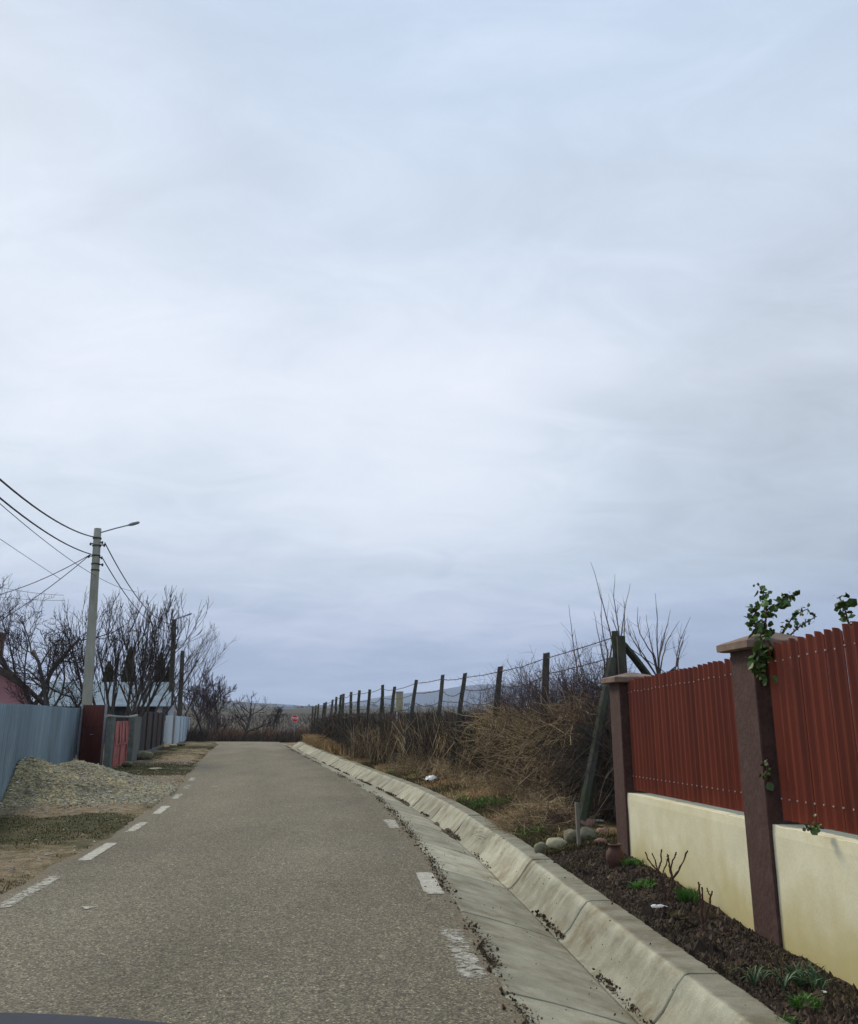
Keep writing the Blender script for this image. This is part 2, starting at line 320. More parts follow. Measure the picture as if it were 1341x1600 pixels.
def gz(X, Y):
    X = np.asarray(X, float); Y = np.asarray(Y, float)
    d = X - XR(Y); wd = RW(Y)
    db = DB(Y)
    z = np.where(d < 0, -.05, 0.0)
    left = sstep(0, .5, -d - wd)
    zl = -.006 + left * .03 + vn(X, Y, .8, 1) * .10 * left + vn(X, Y, 4, 5) * .03 * left
    z = np.where(d < -wd + .06, zl, z)
    prof = np.interp(d.ravel(), [0, .8, 1.12, 1.34], [-.02, -.22, .06, .06]).reshape(d.shape) - .12
    z = np.where((d >= -.02) & (d < DCO + .03) & (Y < 56), prof, z)
    rb = bed_z(Y) * sstep(1.30, 1.9, d) + .035 * (1 - sstep(1.30, 1.9, d)) + vn(X, Y, 1.2, 2) * .06 * sstep(1.3, 1.8, d) + vn(X, Y, 7, 4, 2) * .035 * sstep(1.3, 1.45, d)
    z = np.where((d >= DCO - .03) | ((d >= -.02) & (Y >= 56)), rb, z)
    m = sstep(53.5, 56, Y)
    return z * (1 - m) + (-.03) * m * (Y < 60) + far_z(X, Y)
def gzs(x, y): return float(gz(np.array([x]), np.array([y]))[0])

# ------------------------------------------------------------------ ground sheet
Yr = np.concatenate([np.arange(-30, 3.5, .8), np.arange(3.5, 12, .07), np.arange(12, 24, .14), np.arange(24, 62, .35), np.geomspace(62, 7000, 90)])
dl = -np.concatenate([np.geomspace(4.25, 14, 90), np.geomspace(14.5, 5000, 60)])[::-1]
dm = np.concatenate([[-4.2, -4.15, -4.1, -4.05, -4.0, -3.95, -3.9, -3.8, -3.7, -3.6, -3.4, -2.5, -1.2, -.3, -.03, 0], np.arange(.1, 1.29, .1)])
dr = np.concatenate([np.arange(1.29, 2.6, .045), np.geomspace(2.65, 8, 40), np.geomspace(8.5, 5000, 60)])
dd = np.concatenate([dl, dm, dr])
GY, GD = np.meshgrid(Yr, dd, indexing='ij')
bend = np.where(GY < 80, XR(GY), XR(80.0))
GX = bend + GD
GZ = gz(GX, GY)
GZ = np.where((GY >= 80), far_z(GX, GY) + vn(GX, GY, .5, 1) * .1, GZ)
# what grows or lies where: r = grass, g = dark garden soil, b = field / scrub
def patch(px, py, rx, ry): c = gp(px, py); return np.exp(-(((GX - c[0]) / rx) ** 2 + ((GY - c[1]) / ry) ** 2))
def patch_at(X, Y, px, py, rx, ry): c = gp(px, py); return np.exp(-(((X - c[0]) / rx) ** 2 + ((Y - c[1]) / ry) ** 2))
GRASS = [(30, 1292, 1.5, 1.2, .9), (-40, 1310, 1.5, 2.0, .9), (100, 1282, 1.0, .45, .8), (225, 1200, 1.3, 2.5, 1.0), (250, 1180, 1.5, 3, .7), (265, 1208, .9, 1.6, .7), (300, 1168, 2.5, 5, .9), (160, 1240, .8, .5, .3), (330, 1159, 4, 4, .8), (190, 1208, 1, 2, .8)]
def grass_amount(X, Y):
    d = X - XR(Y); dL = -d - RW(Y)
    g = sum(a * patch_at(X, Y, px, py, rx, ry) for px, py, rx, ry, a in GRASS)
    g = np.clip(g, 0, 1.1)
    g += np.where(dL > 5.5, .8, 0) + np.exp(-((dL - .12) / .16) ** 2) * .30
    g = np.where(d > 1.3, 0, g)
    rg = np.clip((Y - 9.5) / 3, 0, 1) * .45 * (d > 1.3)
    rg += (d > 1.3) * .5 * np.exp(-((Y - 7.6) / 1.5) ** 2) * (d > 1.55)
    g = g + rg
    g = g + (vn(X, Y, 1.1, 8) * 1.1 + vn(X, Y, 4, 18) * .8) * (g > .08)
    return np.clip(g, 0, 1)
gr_ = grass_amount(GX, GY)
soil = ((GD > 1.28) & (GY < 10.9)) * 1.0 * (GD < 2.4)
field = sstep(57, 62, GY) + ((GD > 2.6) * sstep(0, 1, GD - 2.6))
gb = MB(); P = np.stack([GX, GY, GZ], -1); gb.grid(P, flip=True)
def ground_mat():
    m = bpy.data.materials.new('ground'); m.use_nodes = True; nt = m.node_tree; nt.nodes.clear(); N = nt.nodes.new; L = nt.links.new
    tc = N('ShaderNodeTexCoord')
    def noise(s, det=6, ro=.65, st=(1, 1, 1)):
        mp = N('ShaderNodeMapping'); mp.inputs['Scale'].default_value = st; L(tc.outputs['Object'], mp.inputs[0])
        n = N('ShaderNodeTexNoise'); n.inputs['Scale'].default_value = s; n.inputs['Detail'].default_value = det; n.inputs['Roughness'].default_value = ro; L(mp.outputs[0], n.inputs['Vector']); return n.outputs['Fac']
    def rampc(f, *st):
        r = N('ShaderNodeValToRGB'); e = r.color_ramp.elements
        while len(e) < len(st): e.new(.5)
        for q, (p, c) in zip(e, st): q.position = p; q.color = (*c, 1) if isinstance(c, tuple) else (c, c, c, 1)
        L(f, r.inputs[0]); return r.outputs[0]
    def mix(f, a, b):
        x = N('ShaderNodeMix'); x.data_type = 'RGBA'; x.clamp_factor = True; L(f, x.inputs[0]); L(a, x.inputs[6]); L(b, x.inputs[7]); return x.outputs[2]
    def mm(op, a, b):
        n = N('ShaderNodeMath'); n.operation = op; n.use_clamp = op != 'SUBTRACT'
        for i, v in enumerate((a, b)):
            if isinstance(v, float): n.inputs[i].default_value = v
            else: L(v, n.inputs[i])
        return n.outputs[0]
    at_ = N('ShaderNodeAttribute'); at_.attribute_name = 'zone'; sp = N('ShaderNodeSeparateColor'); L(at_.outputs['Color'], sp.inputs[0])
    nA, nB, nC = noise(.9), noise(7, 8, .7), noise(38, 4, .7)
    dirt = rampc(nB, (.3, (.085, .062, .035)), (.48, (.19, .14, .08)), (.68, (.37, .295, .185)))
    dirt = mix(rampc(nA, (.5, 0.), (.75, .7)), dirt, rampc(nC, (.3, (.12, .085, .055)), (.7, (.24, .18, .125))))
    grass = rampc(nB, (.3, (.034, .032, .014)), (.5, (.062, .062, .024)), (.72, (.13, .115, .055)))
    soilc = rampc(nC, (.3, (.028, .021, .015)), (.55, (.06, .046, .034)), (.75, (.12, .095, .07)))
    nF = noise(.035, 5, .6, (1, 2.5, 1)); nG = noise(.25, 6, .7, (1, 3, 1))
    fld = mix(nG, rampc(nF, (.35, (.045, .042, .026)), (.5, (.07, .055, .036)), (.65, (.05, .058, .028))), rampc(nF, (.3, (.075, .056, .04)), (.7, (.045, .045, .028))))
    thr = mm('ADD', mm('SUBTRACT', sp.outputs[0], .5), .5)
    gm = rampc(mm('ADD', mm('MULTIPLY', sp.outputs[0], .9), mm('MULTIPLY', nB, .35)), (.36, 0.), (.90, 1.))
    c = mix(gm, dirt, grass); c = mix(sp.outputs[1], c, soilc); cd_ = N('ShaderNodeSeparateXYZ'); L(tc.outputs['Object'], cd_.inputs[0]); far_ = N('ShaderNodeMapRange'); far_.inputs['From Min'].default_value = 90; far_.inputs['From Max'].default_value = 420; L(cd_.outputs[1], far_.inputs[0])
    fld = mix(far_.outputs[0], fld, rampc(noise(.012, 5, .6, (1, 3, 1)), (.35, (.035, .034, .026)), (.5, (.060, .050, .036)), (.65, (.038, .046, .028))))
    c = mix(sp.outputs[2], c, fld)
    p = N('ShaderNodeBsdfPrincipled'); L(c, p.inputs['Base Color']); p.inputs['Roughness'].default_value = .95; p.inputs['Specular IOR Level'].default_value = .15
    b = N('ShaderNodeBump'); b.inputs['Strength'].default_value = .8; b.inputs['Distance'].default_value = .03; L(nC, b.inputs['Height']); L(b.outputs[0], p.inputs['Normal'])
    o = N('ShaderNodeOutputMaterial'); L(p.outputs[0], o.inputs[0]); return m
ground = gb.build('ground', ground_mat(), smooth=True, kind='structure')
za = ground.data.attributes.new('zone', 'FLOAT_COLOR', 'POINT')
za.data.foreach_set('color', np.stack([gr_, soil, field, np.ones_like(gr_)], -1).ravel())

# ------------------------------------------------------------------ asphalt road
def asphalt_mat():
    m = bpy.data.materials.new('asphalt'); m.use_nodes = True; nt = m.node_tree; nt.nodes.clear(); N = nt.nodes.new; L = nt.links.new
    tc = N('ShaderNodeTexCoord')
    def noise(s, det=5, ro=.6, st=(1, 1, 1)):
        mp = N('ShaderNodeMapping'); mp.inputs['Scale'].default_value = st; L(tc.outputs['Object'], mp.inputs[0])
        n = N('ShaderNodeTexNoise'); n.inputs['Scale'].default_value = s; n.inputs['Detail'].default_value = det; n.inputs['Roughness'].default_value = ro; L(mp.outputs[0], n.inputs['Vector']); return n.outputs['Fac']
    def ramp(f, *st):
        r = N('ShaderNodeValToRGB'); e = r.color_ramp.elements
        while len(e) < len(st): e.new(.5)
        for q, (p, c) in zip(e, st): q.position = p; q.color = (*c, 1)
        L(f, r.inputs[0]); return r.outputs[0]
    def mul(a, b, f=1.0):
        x = N('ShaderNodeMix'); x.data_type = 'RGBA'; x.blend_type = 'MULTIPLY'; x.inputs[0].default_value = f; L(a, x.inputs[6]); L(b, x.inputs[7]); return x.outputs[2]
    base = ramp(noise(.7, 6, .6, (1, .35, 1)), (.3, (.152, .139, .108)), (.7, (.202, .187, .149)))
    v = N('ShaderNodeTexVoronoi'); v.inputs['Scale'].default_value = 120; L(tc.outputs['Object'], v.inputs['Vector'])
    s = N('ShaderNodeSeparateColor'); L(v.outputs['Color'], s.inputs[0])
    chips = ramp(s.outputs[0], (.0, (.50, .49, .47)), (.55, (.90, .88, .84)), (.86, (1.15, 1.13, 1.05)), (.97, (1.9, 1.85, 1.65)))
    v2 = N('ShaderNodeTexVoronoi'); v2.inputs['Scale'].default_value = 70; L(tc.outputs['Object'], v2.inputs['Vector'])
    s2 = N('ShaderNodeSeparateColor'); L(v2.outputs['Color'], s2.inputs[0])
    ch2 = ramp(s2.outputs[1], (.0, (.58, .58, .58)), (.6, (.98, .98, .98)), (.9, (1.2, 1.18, 1.12)), (1., (1.75, 1.7, 1.55)))
    mot = ramp(noise(24, 9, .85), (.32, (.66, .66, .66)), (.68, (1.30, 1.29, 1.26)))
    c = mul(mul(mul(base, chips), mot), ch2)
    a_ = N('ShaderNodeAttribute'); a_.attribute_name = 'tint'
    sc_ = N('ShaderNodeVectorMath'); sc_.operation = 'SCALE'; L(c, sc_.inputs[0]); L(a_.outputs['Fac'], sc_.inputs['Scale']); c = sc_.outputs[0]
    big = ramp(noise(.28, 5, .65, (1, .5, 1)), (.38, (.84, .84, .86)), (.5, (1, 1, 1)), (.66, (1.10, 1.09, 1.06))); c = mul(c, big)
    vc = N('ShaderNodeTexVoronoi'); vc.feature = 'DISTANCE_TO_EDGE'; vc.inputs['Scale'].default_value = .42
    wn_ = N('ShaderNodeTexNoise'); wn_.inputs['Scale'].default_value = 2.2; wn_.inputs['Detail'].default_value = 8; wn_.inputs['Roughness'].default_value = .7; L(tc.outputs['Object'], wn_.inputs['Vector'])
    av = N('ShaderNodeVectorMath'); av.operation = 'MULTIPLY_ADD'; L(wn_.outputs['Color'], av.inputs[0]); av.inputs[1].default_value = (.9, .9, 0); L(tc.outputs['Object'], av.inputs[2]); L(av.outputs[0], vc.inputs['Vector'])
    msk = ramp(noise(.33, 3, .5), (.50, (0, 0, 0)), (.60, (1, 1, 1)))
    ck = N('ShaderNodeMapRange'); ck.inputs['From Min'].default_value = .0015; ck.inputs['From Max'].default_value = .008; ck.inputs['To Min'].default_value = .55; ck.inputs['To Max'].default_value = 0; L(vc.outputs['Distance'], ck.inputs[0])
    cm = N('ShaderNodeMath'); cm.operation = 'MULTIPLY'; L(ck.outputs[0], cm.inputs[0]); L(msk, cm.inputs[1])
    xk = N('ShaderNodeMix'); xk.data_type = 'RGBA'; L(cm.outputs[0], xk.inputs[0]); L(c, xk.inputs[6]); xk.inputs[7].default_value = (.05, .045, .035, 1); c = xk.outputs[2]
    ad = N('ShaderNodeAttribute'); ad.attribute_name = 'dirt'; dn = N('ShaderNodeMath'); dn.operation = 'MULTIPLY_ADD'; L(noise(5, 8, .75), dn.inputs[0]); dn.inputs[1].default_value = 1.6; L(ad.outputs['Fac'], dn.inputs[2])
    dr_ = N('ShaderNodeMapRange'); dr_.inputs['From Min'].default_value = 1.05; dr_.inputs['From Max'].default_value = 1.5; dr_.inputs['To Max'].default_value = .8; L(dn.outputs[0], dr_.inputs[0])
    xd = N('ShaderNodeMix'); xd.data_type = 'RGBA'; L(dr_.outputs[0], xd.inputs[0]); L(c, xd.inputs[6]); xd.inputs[7].default_value = (.15, .12, .08, 1); c = xd.outputs[2]
    p = N('ShaderNodeBsdfPrincipled'); L(c, p.inputs['Base Color']); p.inputs['Roughness'].default_value = .9; p.inputs['Specular IOR Level'].default_value = .2
    b = N('ShaderNodeBump'); b.inputs['Strength'].default_value = .6; b.inputs['Distance'].default_value = .006; L(v.outputs['Distance'], b.inputs['Height']); L(b.outputs[0], p.inputs['Normal'])
    o = N('ShaderNodeOutputMaterial'); L(p.outputs[0], o.inputs[0]); return m
ry = np.concatenate([np.arange(-30, 3, 1.0), np.arange(3, 14, .05), np.arange(14, 30, .12), np.arange(30, 56.6, .3)])
t = np.concatenate([[0, .0], np.linspace(.01, .99, 26), [1, 1.0]])
RX = np.zeros((len(ry), len(t), 3))
jl = vn(ry, ry * 0, 1.3, 11) * .18 + vn(ry, ry * 0, 9, 12) * .05; jr = vn(ry, ry * 0, 1.7, 13) * .10 + vn(ry, ry * 0, 11, 14, 2) * .06
xl = XL(ry) + jl; xr = XR(ry) + jr * (ry < 50)
X = xl[:, None] + (xr - xl)[:, None] * t[None]
Z = .012 + .02 * (1 - (2 * t[None] - 1) ** 2) + vn(X, ry[:, None] + 0 * X, .35, 15) * .012 + np.where(ry[:, None] > 53.5, -.4 * sstep(53.5, 60, ry)[:, None], 0)
Z[:, 0] -= .09; Z[:, -1] -= .09
RX[..., 0] = X; RX[..., 1] = ry[:, None]; RX[..., 2] = Z
rtint = 1.0 + .07 * (np.exp(-((t - .27) / .09) ** 2) + np.exp(-((t - .70) / .09) ** 2))[None] - .07 * np.exp(-((t - .48) / .07) ** 2)[None] - .10 * np.exp(-((t - .93) / .05) ** 2)[None] + vn(X, ry[:, None] + 0 * X, .5, 17) * .10 + .10 * sstep(38, 46, ry)[:, None]
rb = MB(); rb.grid(RX, tint=rtint.ravel(), flip=True); road = rb.build('road', asphalt_mat(), smooth=False, kind='structure')
dta = (np.exp(-(t / .035) ** 2) * .62 + np.exp(-((1 - t) / .022) ** 2) * .55)[None] * (1 + 1.2 * vn(X, ry[:, None] + 0 * X, .9, 19))
da_ = road.data.attributes.new('dirt', 'FLOAT', 'POINT'); da_.data.foreach_set('value', dta.ravel())
def road_z(x, y):
    tt = (x - XL(y)) / RW(y); return .012 + .02 * (1 - (2 * tt - 1) ** 2)
xr_ = MB(); gx = np.linspace(-60, 40, 60); gyy = np.linspace(55.8, 60.2, 6)
xr_.grid(np.stack(np.broadcast_arrays(gx[:, None], gyy[None] - gx[:, None] * .12 - .9, -.22 + 0 * gx[:, None] - .03 * (gyy[None] - 55.8)), -1))
xr_.build('crossing_road', bpy.data.materials['asphalt'], kind='structure')

# painted dashes, worn through
def paint_mat():
    m = mat('worn road paint', (.28, .27, .22), (.45, .44, .38), 14, .8, .2)
    nt = m.node_tree; N = nt.nodes.new; L = nt.links.new
    p = [n for n in nt.nodes if n.type == 'BSDF_PRINCIPLED'][0]; out = [n for n in nt.nodes if n.type == 'OUTPUT_MATERIAL'][0]
    tc = N('ShaderNodeTexCoord'); n = N('ShaderNodeTexNoise'); n.inputs['Scale'].default_value = 16; n.inputs['Detail'].default_value = 9; n.inputs['Roughness'].default_value = .85; L(tc.outputs['Object'], n.inputs['Vector'])
    a = N('ShaderNodeAttribute'); a.attribute_name = 'tint'
    s = N('ShaderNodeMath'); s.operation = 'ADD'; L(n.outputs['Fac'], s.inputs[0]); L(a.outputs['Fac'], s.inputs[1])
    r = N('ShaderNodeMapRange'); r.inputs['From Min'].default_value = .93; r.inputs['From Max'].default_value = 1.03; L(s.outputs[0], r.inputs[0])
    tr = N('ShaderNodeBsdfTransparent'); mx = N('ShaderNodeMixShader'); L(r.outputs[0], mx.inputs[0]); L(tr.outputs[0], mx.inputs[1]); L(p.outputs[0], mx.inputs[2]); L(mx.outputs[0], out.inputs[0])
    return m
M['paint'] = paint_mat()
pm = MB()
def dash(y0, y1, off0, wdt, wear, side):
    n = max(3, int((y1 - y0) / .08)); y = np.linspace(y0, y1, n)
    e = XL(y) + off0 if side < 0 else XR(y) - off0 - wdt
    x = e[:, None] + np.linspace(0, wdt, 6)[None]
    z = road_z(x, y[:, None]) + .005 + vn(x, y[:, None] + 0 * x, .35, 15) * .012
    tv = np.full((n, 6), wear); tv[0] -= .08; tv[-1] -= .08; tv[:, 0] -= .06; tv[:, -1] -= .06; x += vn(x, y[:, None] + 0 * x, 6, 16) * .03
    pm.grid(np.stack([x, y[:, None] + 0 * x, z], -1), tint=tv.ravel() - .02, flip=True)
for y0, y1, wr in [(7.3, 8.75, .52), (9.65, 10.95, .60), (11.95, 13.05, .56), (14.1, 15.35, .60), (16.5, 17.7, .52), (18.9, 20.0, .5), (21.1, 22.4, .52), (23.6, 24.6, .46), (26, 27, .44), (28.4, 29.2, .42), (31, 32, .4)]:
    dash(y0, y1, .13, .15, wr, -1)
for y0, y1, wr, off in [(7.9, 8.95, .62, .03), (5.45, 6.7, .50, .05), (10.3, 10.75, .44, .12), (12.35, 13.4, .55, .06), (14.8, 15.7, .42, .08), (17.1, 18.0, .45, .06), (3.0, 4.3, .5, .05)]:
    dash(y0, y1, off, .17, wr, 1)
for px, py, s_ in [(138, 1424, .07), (336, 1231, .12), (345, 1284, .02), (1020, 1500, .01)]:
    c = gp(px, py); zr = float(road_z(c[0], c[1])) + .006; ax_ = np.arange(9) * 2 * math.pi / 9; rr_ = s_ * (.8 + .35 * np.sin(ax_ * 3 + px)); pm.add(np.stack([c[0] + rr_ * np.cos(ax_), c[1] + .9 * rr_ * np.sin(ax_), np.full(9, zr)], -1), np.arange(9)[None], .52)
pm.build('road_marking', M['paint'], kind='structure')

# ------------------------------------------------------------------ concrete ditch
db_ = MB()
edges = [3.3, 5.36] + [5.36 + 2.03 * i for i in range(1, 24)]
prof_n = 26
cut_y = []
for a, b in zip(edges[:-1], edges[1:]):
    ysl = np.concatenate([[a + .009, a + .018], np.linspace(a + .06, b - .06, 30 if a < 22 else 8), [b - .018, b - .009]])
    dz = rng.normal(0, .008); tn = float(np.clip(.5 + rng.normal(0, .25), 0, 1))
    dB = float(DB(a))
    p0 = np.array([(.015, -.10), (.015, -.012), (.05, -.006), (.3, -.07), (.6, -.155), (dB - .03, -.225)])       # near slab
    p1 = np.array([(dB - .018, -.28), (dB - .012, -.225), (dB + .02, -.218), (dB + .1, -.14), (DCI - .07, .0), (DCI - .02, .052), (DCI + .01, .06), (DCO - .02, .058), (DCO, .05), (DCO + .005, -.06)])
    for prof, d0 in ((p0, 0.0), (p1, dz)):
        x = XR(ysl)[:, None] + prof[None, :, 0]
        if prof is p0: x[:, :3] += (np.interp(ysl, ry, jr) * .8 + .0)[:, None]
        z = prof[None, :, 1] + d0 + 0 * x + vn(x, ysl[:, None] + 0 * x, 2.2, 21) * .014
        z[0] -= .012; z[-1] -= .012
        if prof is p1: ch_ = vn(ysl[:, None] * 3 + 0 * x, x * 0 + np.arange(x.shape[1])[None] // 3 * 1.7, 4, 22, 3); x[:, 4:9] += (ch_[:, 4:9]) * .035; z[:, 5:9] -= np.clip(ch_[:, 5:9] - .15, 0, 1) * .10
        if a > 30: z = z + 0
        Pq = np.stack([x, ysl[:, None] + 0 * x + (prof[None, :, 0] - .6) * .10, z], -1)
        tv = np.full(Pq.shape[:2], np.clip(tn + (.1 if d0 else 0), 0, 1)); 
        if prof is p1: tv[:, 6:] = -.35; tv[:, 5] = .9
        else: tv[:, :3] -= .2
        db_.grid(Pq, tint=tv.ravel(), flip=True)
        for e_ in (0, -1):
            low = Pq[e_].copy(); low[:, 2] -= .1
            db_.grid(np.stack([Pq[e_], low]), tint=.2)
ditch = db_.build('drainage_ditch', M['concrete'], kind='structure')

# ------------------------------------------------------------------ scatter helpers
def blades(mb, pos, h, wd, lean=.35, seed=1, seg=2):
    r = np.random.default_rng(seed); n = len(pos); a = r.random(n) * 6.283; la = r.random(n) * 6.283
    h = np.broadcast_to(h, (n,)) * r.uniform(.5, 1.25, n); wv = np.broadcast_to(wd, (n,)) * r.uniform(.6, 1.3, n)
    l = np.abs(r.normal(0, lean, n)) * h
    side = np.stack([np.cos(a), np.sin(a), 0 * a], -1) * wv[:, None] / 2; ld = np.stack([np.cos(la), np.sin(la), 0 * la], -1)
    up = np.array([0, 0, 1.])
    b = pos; m_ = pos + up * (h * .6)[:, None] + ld * (l * .35)[:, None]; tp = pos + up * (h * (1 - .25 * lean))[:, None] + ld * l[:, None]
    V = np.stack([b - side, b + side, m_ + side * .7, m_ - side * .7, tp], 1).reshape(-1, 3)
    i = np.arange(n)[:, None] * 5
    mb.add(V, [i + np.array([[0, 1, 2, 3]]), i + np.array([[3, 2, 4]])], np.repeat(r.random(n), 5))
def pebbles(mb, pos, size, seed=2, flat=.6):
    r = np.random.default_rng(seed); n = len(pos)
    base = np.array([(1, 0, 0), (0, 1, 0), (-1, 0, 0), (0, -1, 0), (0, 0, 1), (0, 0, -.5)], float)
    sc = np.stack([r.uniform(.7, 1.3, n), r.uniform(.5, 1.0, n), r.uniform(.35, .8, n) * flat / .6], -1) * np.broadcast_to(size, (n,))[:, None] * .5 * r.lognormal(0, .35, n)[:, None]
    a = r.random(n) * 6.283; c, s = np.cos(a), np.sin(a)
    v = base[None] * sc[:, None] * (1 + .25 * r.normal(size=(n, 6, 1)))
    V = np.stack([v[..., 0] * c[:, None] - v[..., 1] * s[:, None], v[..., 0] * s[:, None] + v[..., 1] * c[:, None], v[..., 2]], -1) + pos[:, None]
    f = np.array([(0, 1, 4), (1, 2, 4), (2, 3, 4), (3, 0, 4), (1, 0, 5), (2, 1, 5), (3, 2, 5), (0, 3, 5)])
    mb.add(V.reshape(-1, 3), (np.arange(n)[:, None, None] * 6 + f[None]).reshape(-1, 3), np.repeat(r.random(n), 6))
def twigs(mb, base, dirs, length, r0, seed=3, K=5, curl=.35, S=3, grav=.0, tintv=None):
    r = np.random.default_rng(seed); n = len(base)
    length = np.broadcast_to(length, (n,)); r0 = np.broadcast_to(r0, (n,))
    P = np.zeros((n, K, 3)); P[:, 0] = base; d = dirs / (np.linalg.norm(dirs, axis=1, keepdims=True) + 1e-9)
    for k_ in range(1, K):
        d = d + r.normal(0, curl, (n, 3)) * .6; d[:, 2] -= grav; d /= np.linalg.norm(d, axis=1, keepdims=True)
        P[:, k_] = P[:, k_ - 1] + d * (length / (K - 1))[:, None]
    rad = r0[:, None] * np.linspace(1, .35, K)[None]
    mb.tubes(P, rad, S, tint=r.random(n) if tintv is None else tintv, cap=False)
    return P

# ------------------------------------------------------------------ trees
def grow(base, height, r0, seed, stems=1, spread=.5, up=.35, ratio=.62, kids=(5, 6, 6, 5), wander=.16, lean=(0, 0), start=.35, ang=.75, rmin=.008):
    r = np.random.default_rng(seed); K = 7; levels = []
    P = np.zeros((stems, K, 3)); P[:, 0] = base
    a = r.random() * 6.28 + np.arange(stems) * 6.283 / stems
    sp = spread if stems > 1 else 0.06
    d = np.stack([np.cos(a) * sp + lean[0], np.sin(a) * sp + lean[1], np.ones(stems)], -1) + r.normal(0, .05, (stems, 3))
    d /= np.linalg.norm(d, axis=1, keepdims=True); ln = height * r.uniform(.55, .75, stems)
    def extend(P, d, ln, upb):
        for k_ in range(1, K):
            d = d + r.normal(0, wander, d.shape); d[:, 2] += upb * .25; d /= np.linalg.norm(d, axis=1, keepdims=True)
            P[:, k_] = P[:, k_ - 1] + d * (ln / (K - 1))[:, None]
        return P
    P = extend(P, d, ln, .15)
    rad = r0 * np.linspace(1, .45, K)[None] * np.ones((stems, 1)); rad = rad * (1 if stems == 1 else .62)
    levels.append((P, rad))
    for li, kk in enumerate(kids):
        P0, R0 = levels[-1]; L0 = np.linalg.norm(P0[:, -1] - P0[:, 0], axis=1)
        n = len(P0) * kk; pi = np.repeat(np.arange(len(P0)), kk)
        st = start if li == 0 else .15
        tt = st + (1 - st) * (np.tile(np.arange(kk), len(P0)) + r.random(n) * .9) / kk; tt = np.clip(tt, 0, .999)
        fk = tt * (K - 1); ik = fk.astype(int); fr = (fk - ik)[:, None]
        B = P0[pi, ik] * (1 - fr) + P0[pi, ik + 1] * fr; T = P0[pi, ik + 1] - P0[pi, ik]; T /= np.linalg.norm(T, axis=1, keepdims=True)
        q = r.normal(size=(n, 3)); q -= (q * T).sum(1, keepdims=True) * T; q /= np.linalg.norm(q, axis=1, keepdims=True)
        an = ang * r.uniform(.5, 1.3, n)[:, None]; d = T * np.cos(an) + q * np.sin(an); d[:, 2] += up * .5; d /= np.linalg.norm(d, axis=1, keepdims=True)
        ln = L0[pi] * ratio * (1.15 - .55 * tt) * r.uniform(.65, 1.2, n)
        Pn = np.zeros((n, K, 3)); Pn[:, 0] = B; Pn = extend(Pn, d, ln, up)
        rb_ = np.maximum((R0[pi, ik] * (1 - fr[:, 0]) + R0[pi, ik + 1] * fr[:, 0]) * .52, rmin)
        levels.append((Pn, np.maximum(rb_[:, None] * np.linspace(1, .35, K)[None], rmin * .6)))
    top = np.percentile(np.concatenate([P_[:, -1, 2] for P_, _ in levels]), 99.5) - base[2]; kf = height / top
    return [((P_ - base) * kf + base, R_) for P_, R_ in levels]
def tree(name, label, cat, base, height, r0, seed, group='bare trees', m1='bark', m2='twig', split=2, **kw):
    t_ = thing(name, label, cat, base, group)
    lv = grow(np.array(base), height, r0, seed, **kw)
    a = MB(); b = MB()
    for i, (P, r_) in enumerate(lv):
        tgt = a if i < split else b
        S = 7 if i == 0 else (5 if i == 1 else (4 if i == 2 else 3))
        if i >= 3: P = P[:, ::2]; r_ = r_[:, ::2]
        tgt.tubes(P, r_, S, tint=np.random.default_rng(seed + i).random(len(P)), cap=i == 0)
    a.build('trunk', M[m1], t_, smooth=True); b.build('crown', M[m2], t_)
    return t_

# ------------------------------------------------------------------ red fence on its plastered wall
def Xw(Y): return 2.33 - .083 * (Y - 5.99)
def Wp(Y, off, z): return np.array([Xw(Y) + off, Y, z])
wall = thing('boundary_wall', 'cream plastered low wall carrying red metal pickets between brown pillars', 'wall', (Xw(6.2), 6.2, 0))
PIL = [(5.99, 6.36, 2.03, 2.17, 'brown plastered pillar with a leafy vine over its cap'), (9.13, 9.50, 1.915, 2.03, 'far brown pillar at the end of the wall')]
def plinth(y0, y1, name='plinth'):
    b = MB(); y = np.linspace(y0, y1, 60); zt = .83 + (6 - y) * .02
    rows = []
    hs_ = np.linspace(0, 1, 16)
    face = np.zeros((60, 16, 3))
    face[..., 1] = y[:, None]; face[..., 2] = -.15 + (zt[:, None] + .15) * hs_[None] + 0
    chip = -np.clip(vn(y, 0 * y, 9, 31) - .28, 0, 1) * .14
    face[:, -1, 2] += chip
    face[..., 0] = Xw(y)[:, None] + .02 + vn(face[..., 1], face[..., 2], 3, 32) * .010
    face[:, -1, 0] += .006
    b.grid(face, tint=np.repeat(np.linspace(.5, .5, 60), 16), flip=True)
    back = face[:, -1].copy(); mid = back.copy(); mid[:, 0] += .005; mid[:, 2] += .004; back[:, 0] = Xw(y) + .26; low = back.copy(); low[:, 2] = -.15
    b.grid(np.stack([face[:, -1], mid, back, low], 1), flip=True)
    return b.build(name, M['wallp'], wall, smooth=False)
plinth(6.362, 9.128); plinth(2.9, 5.988)
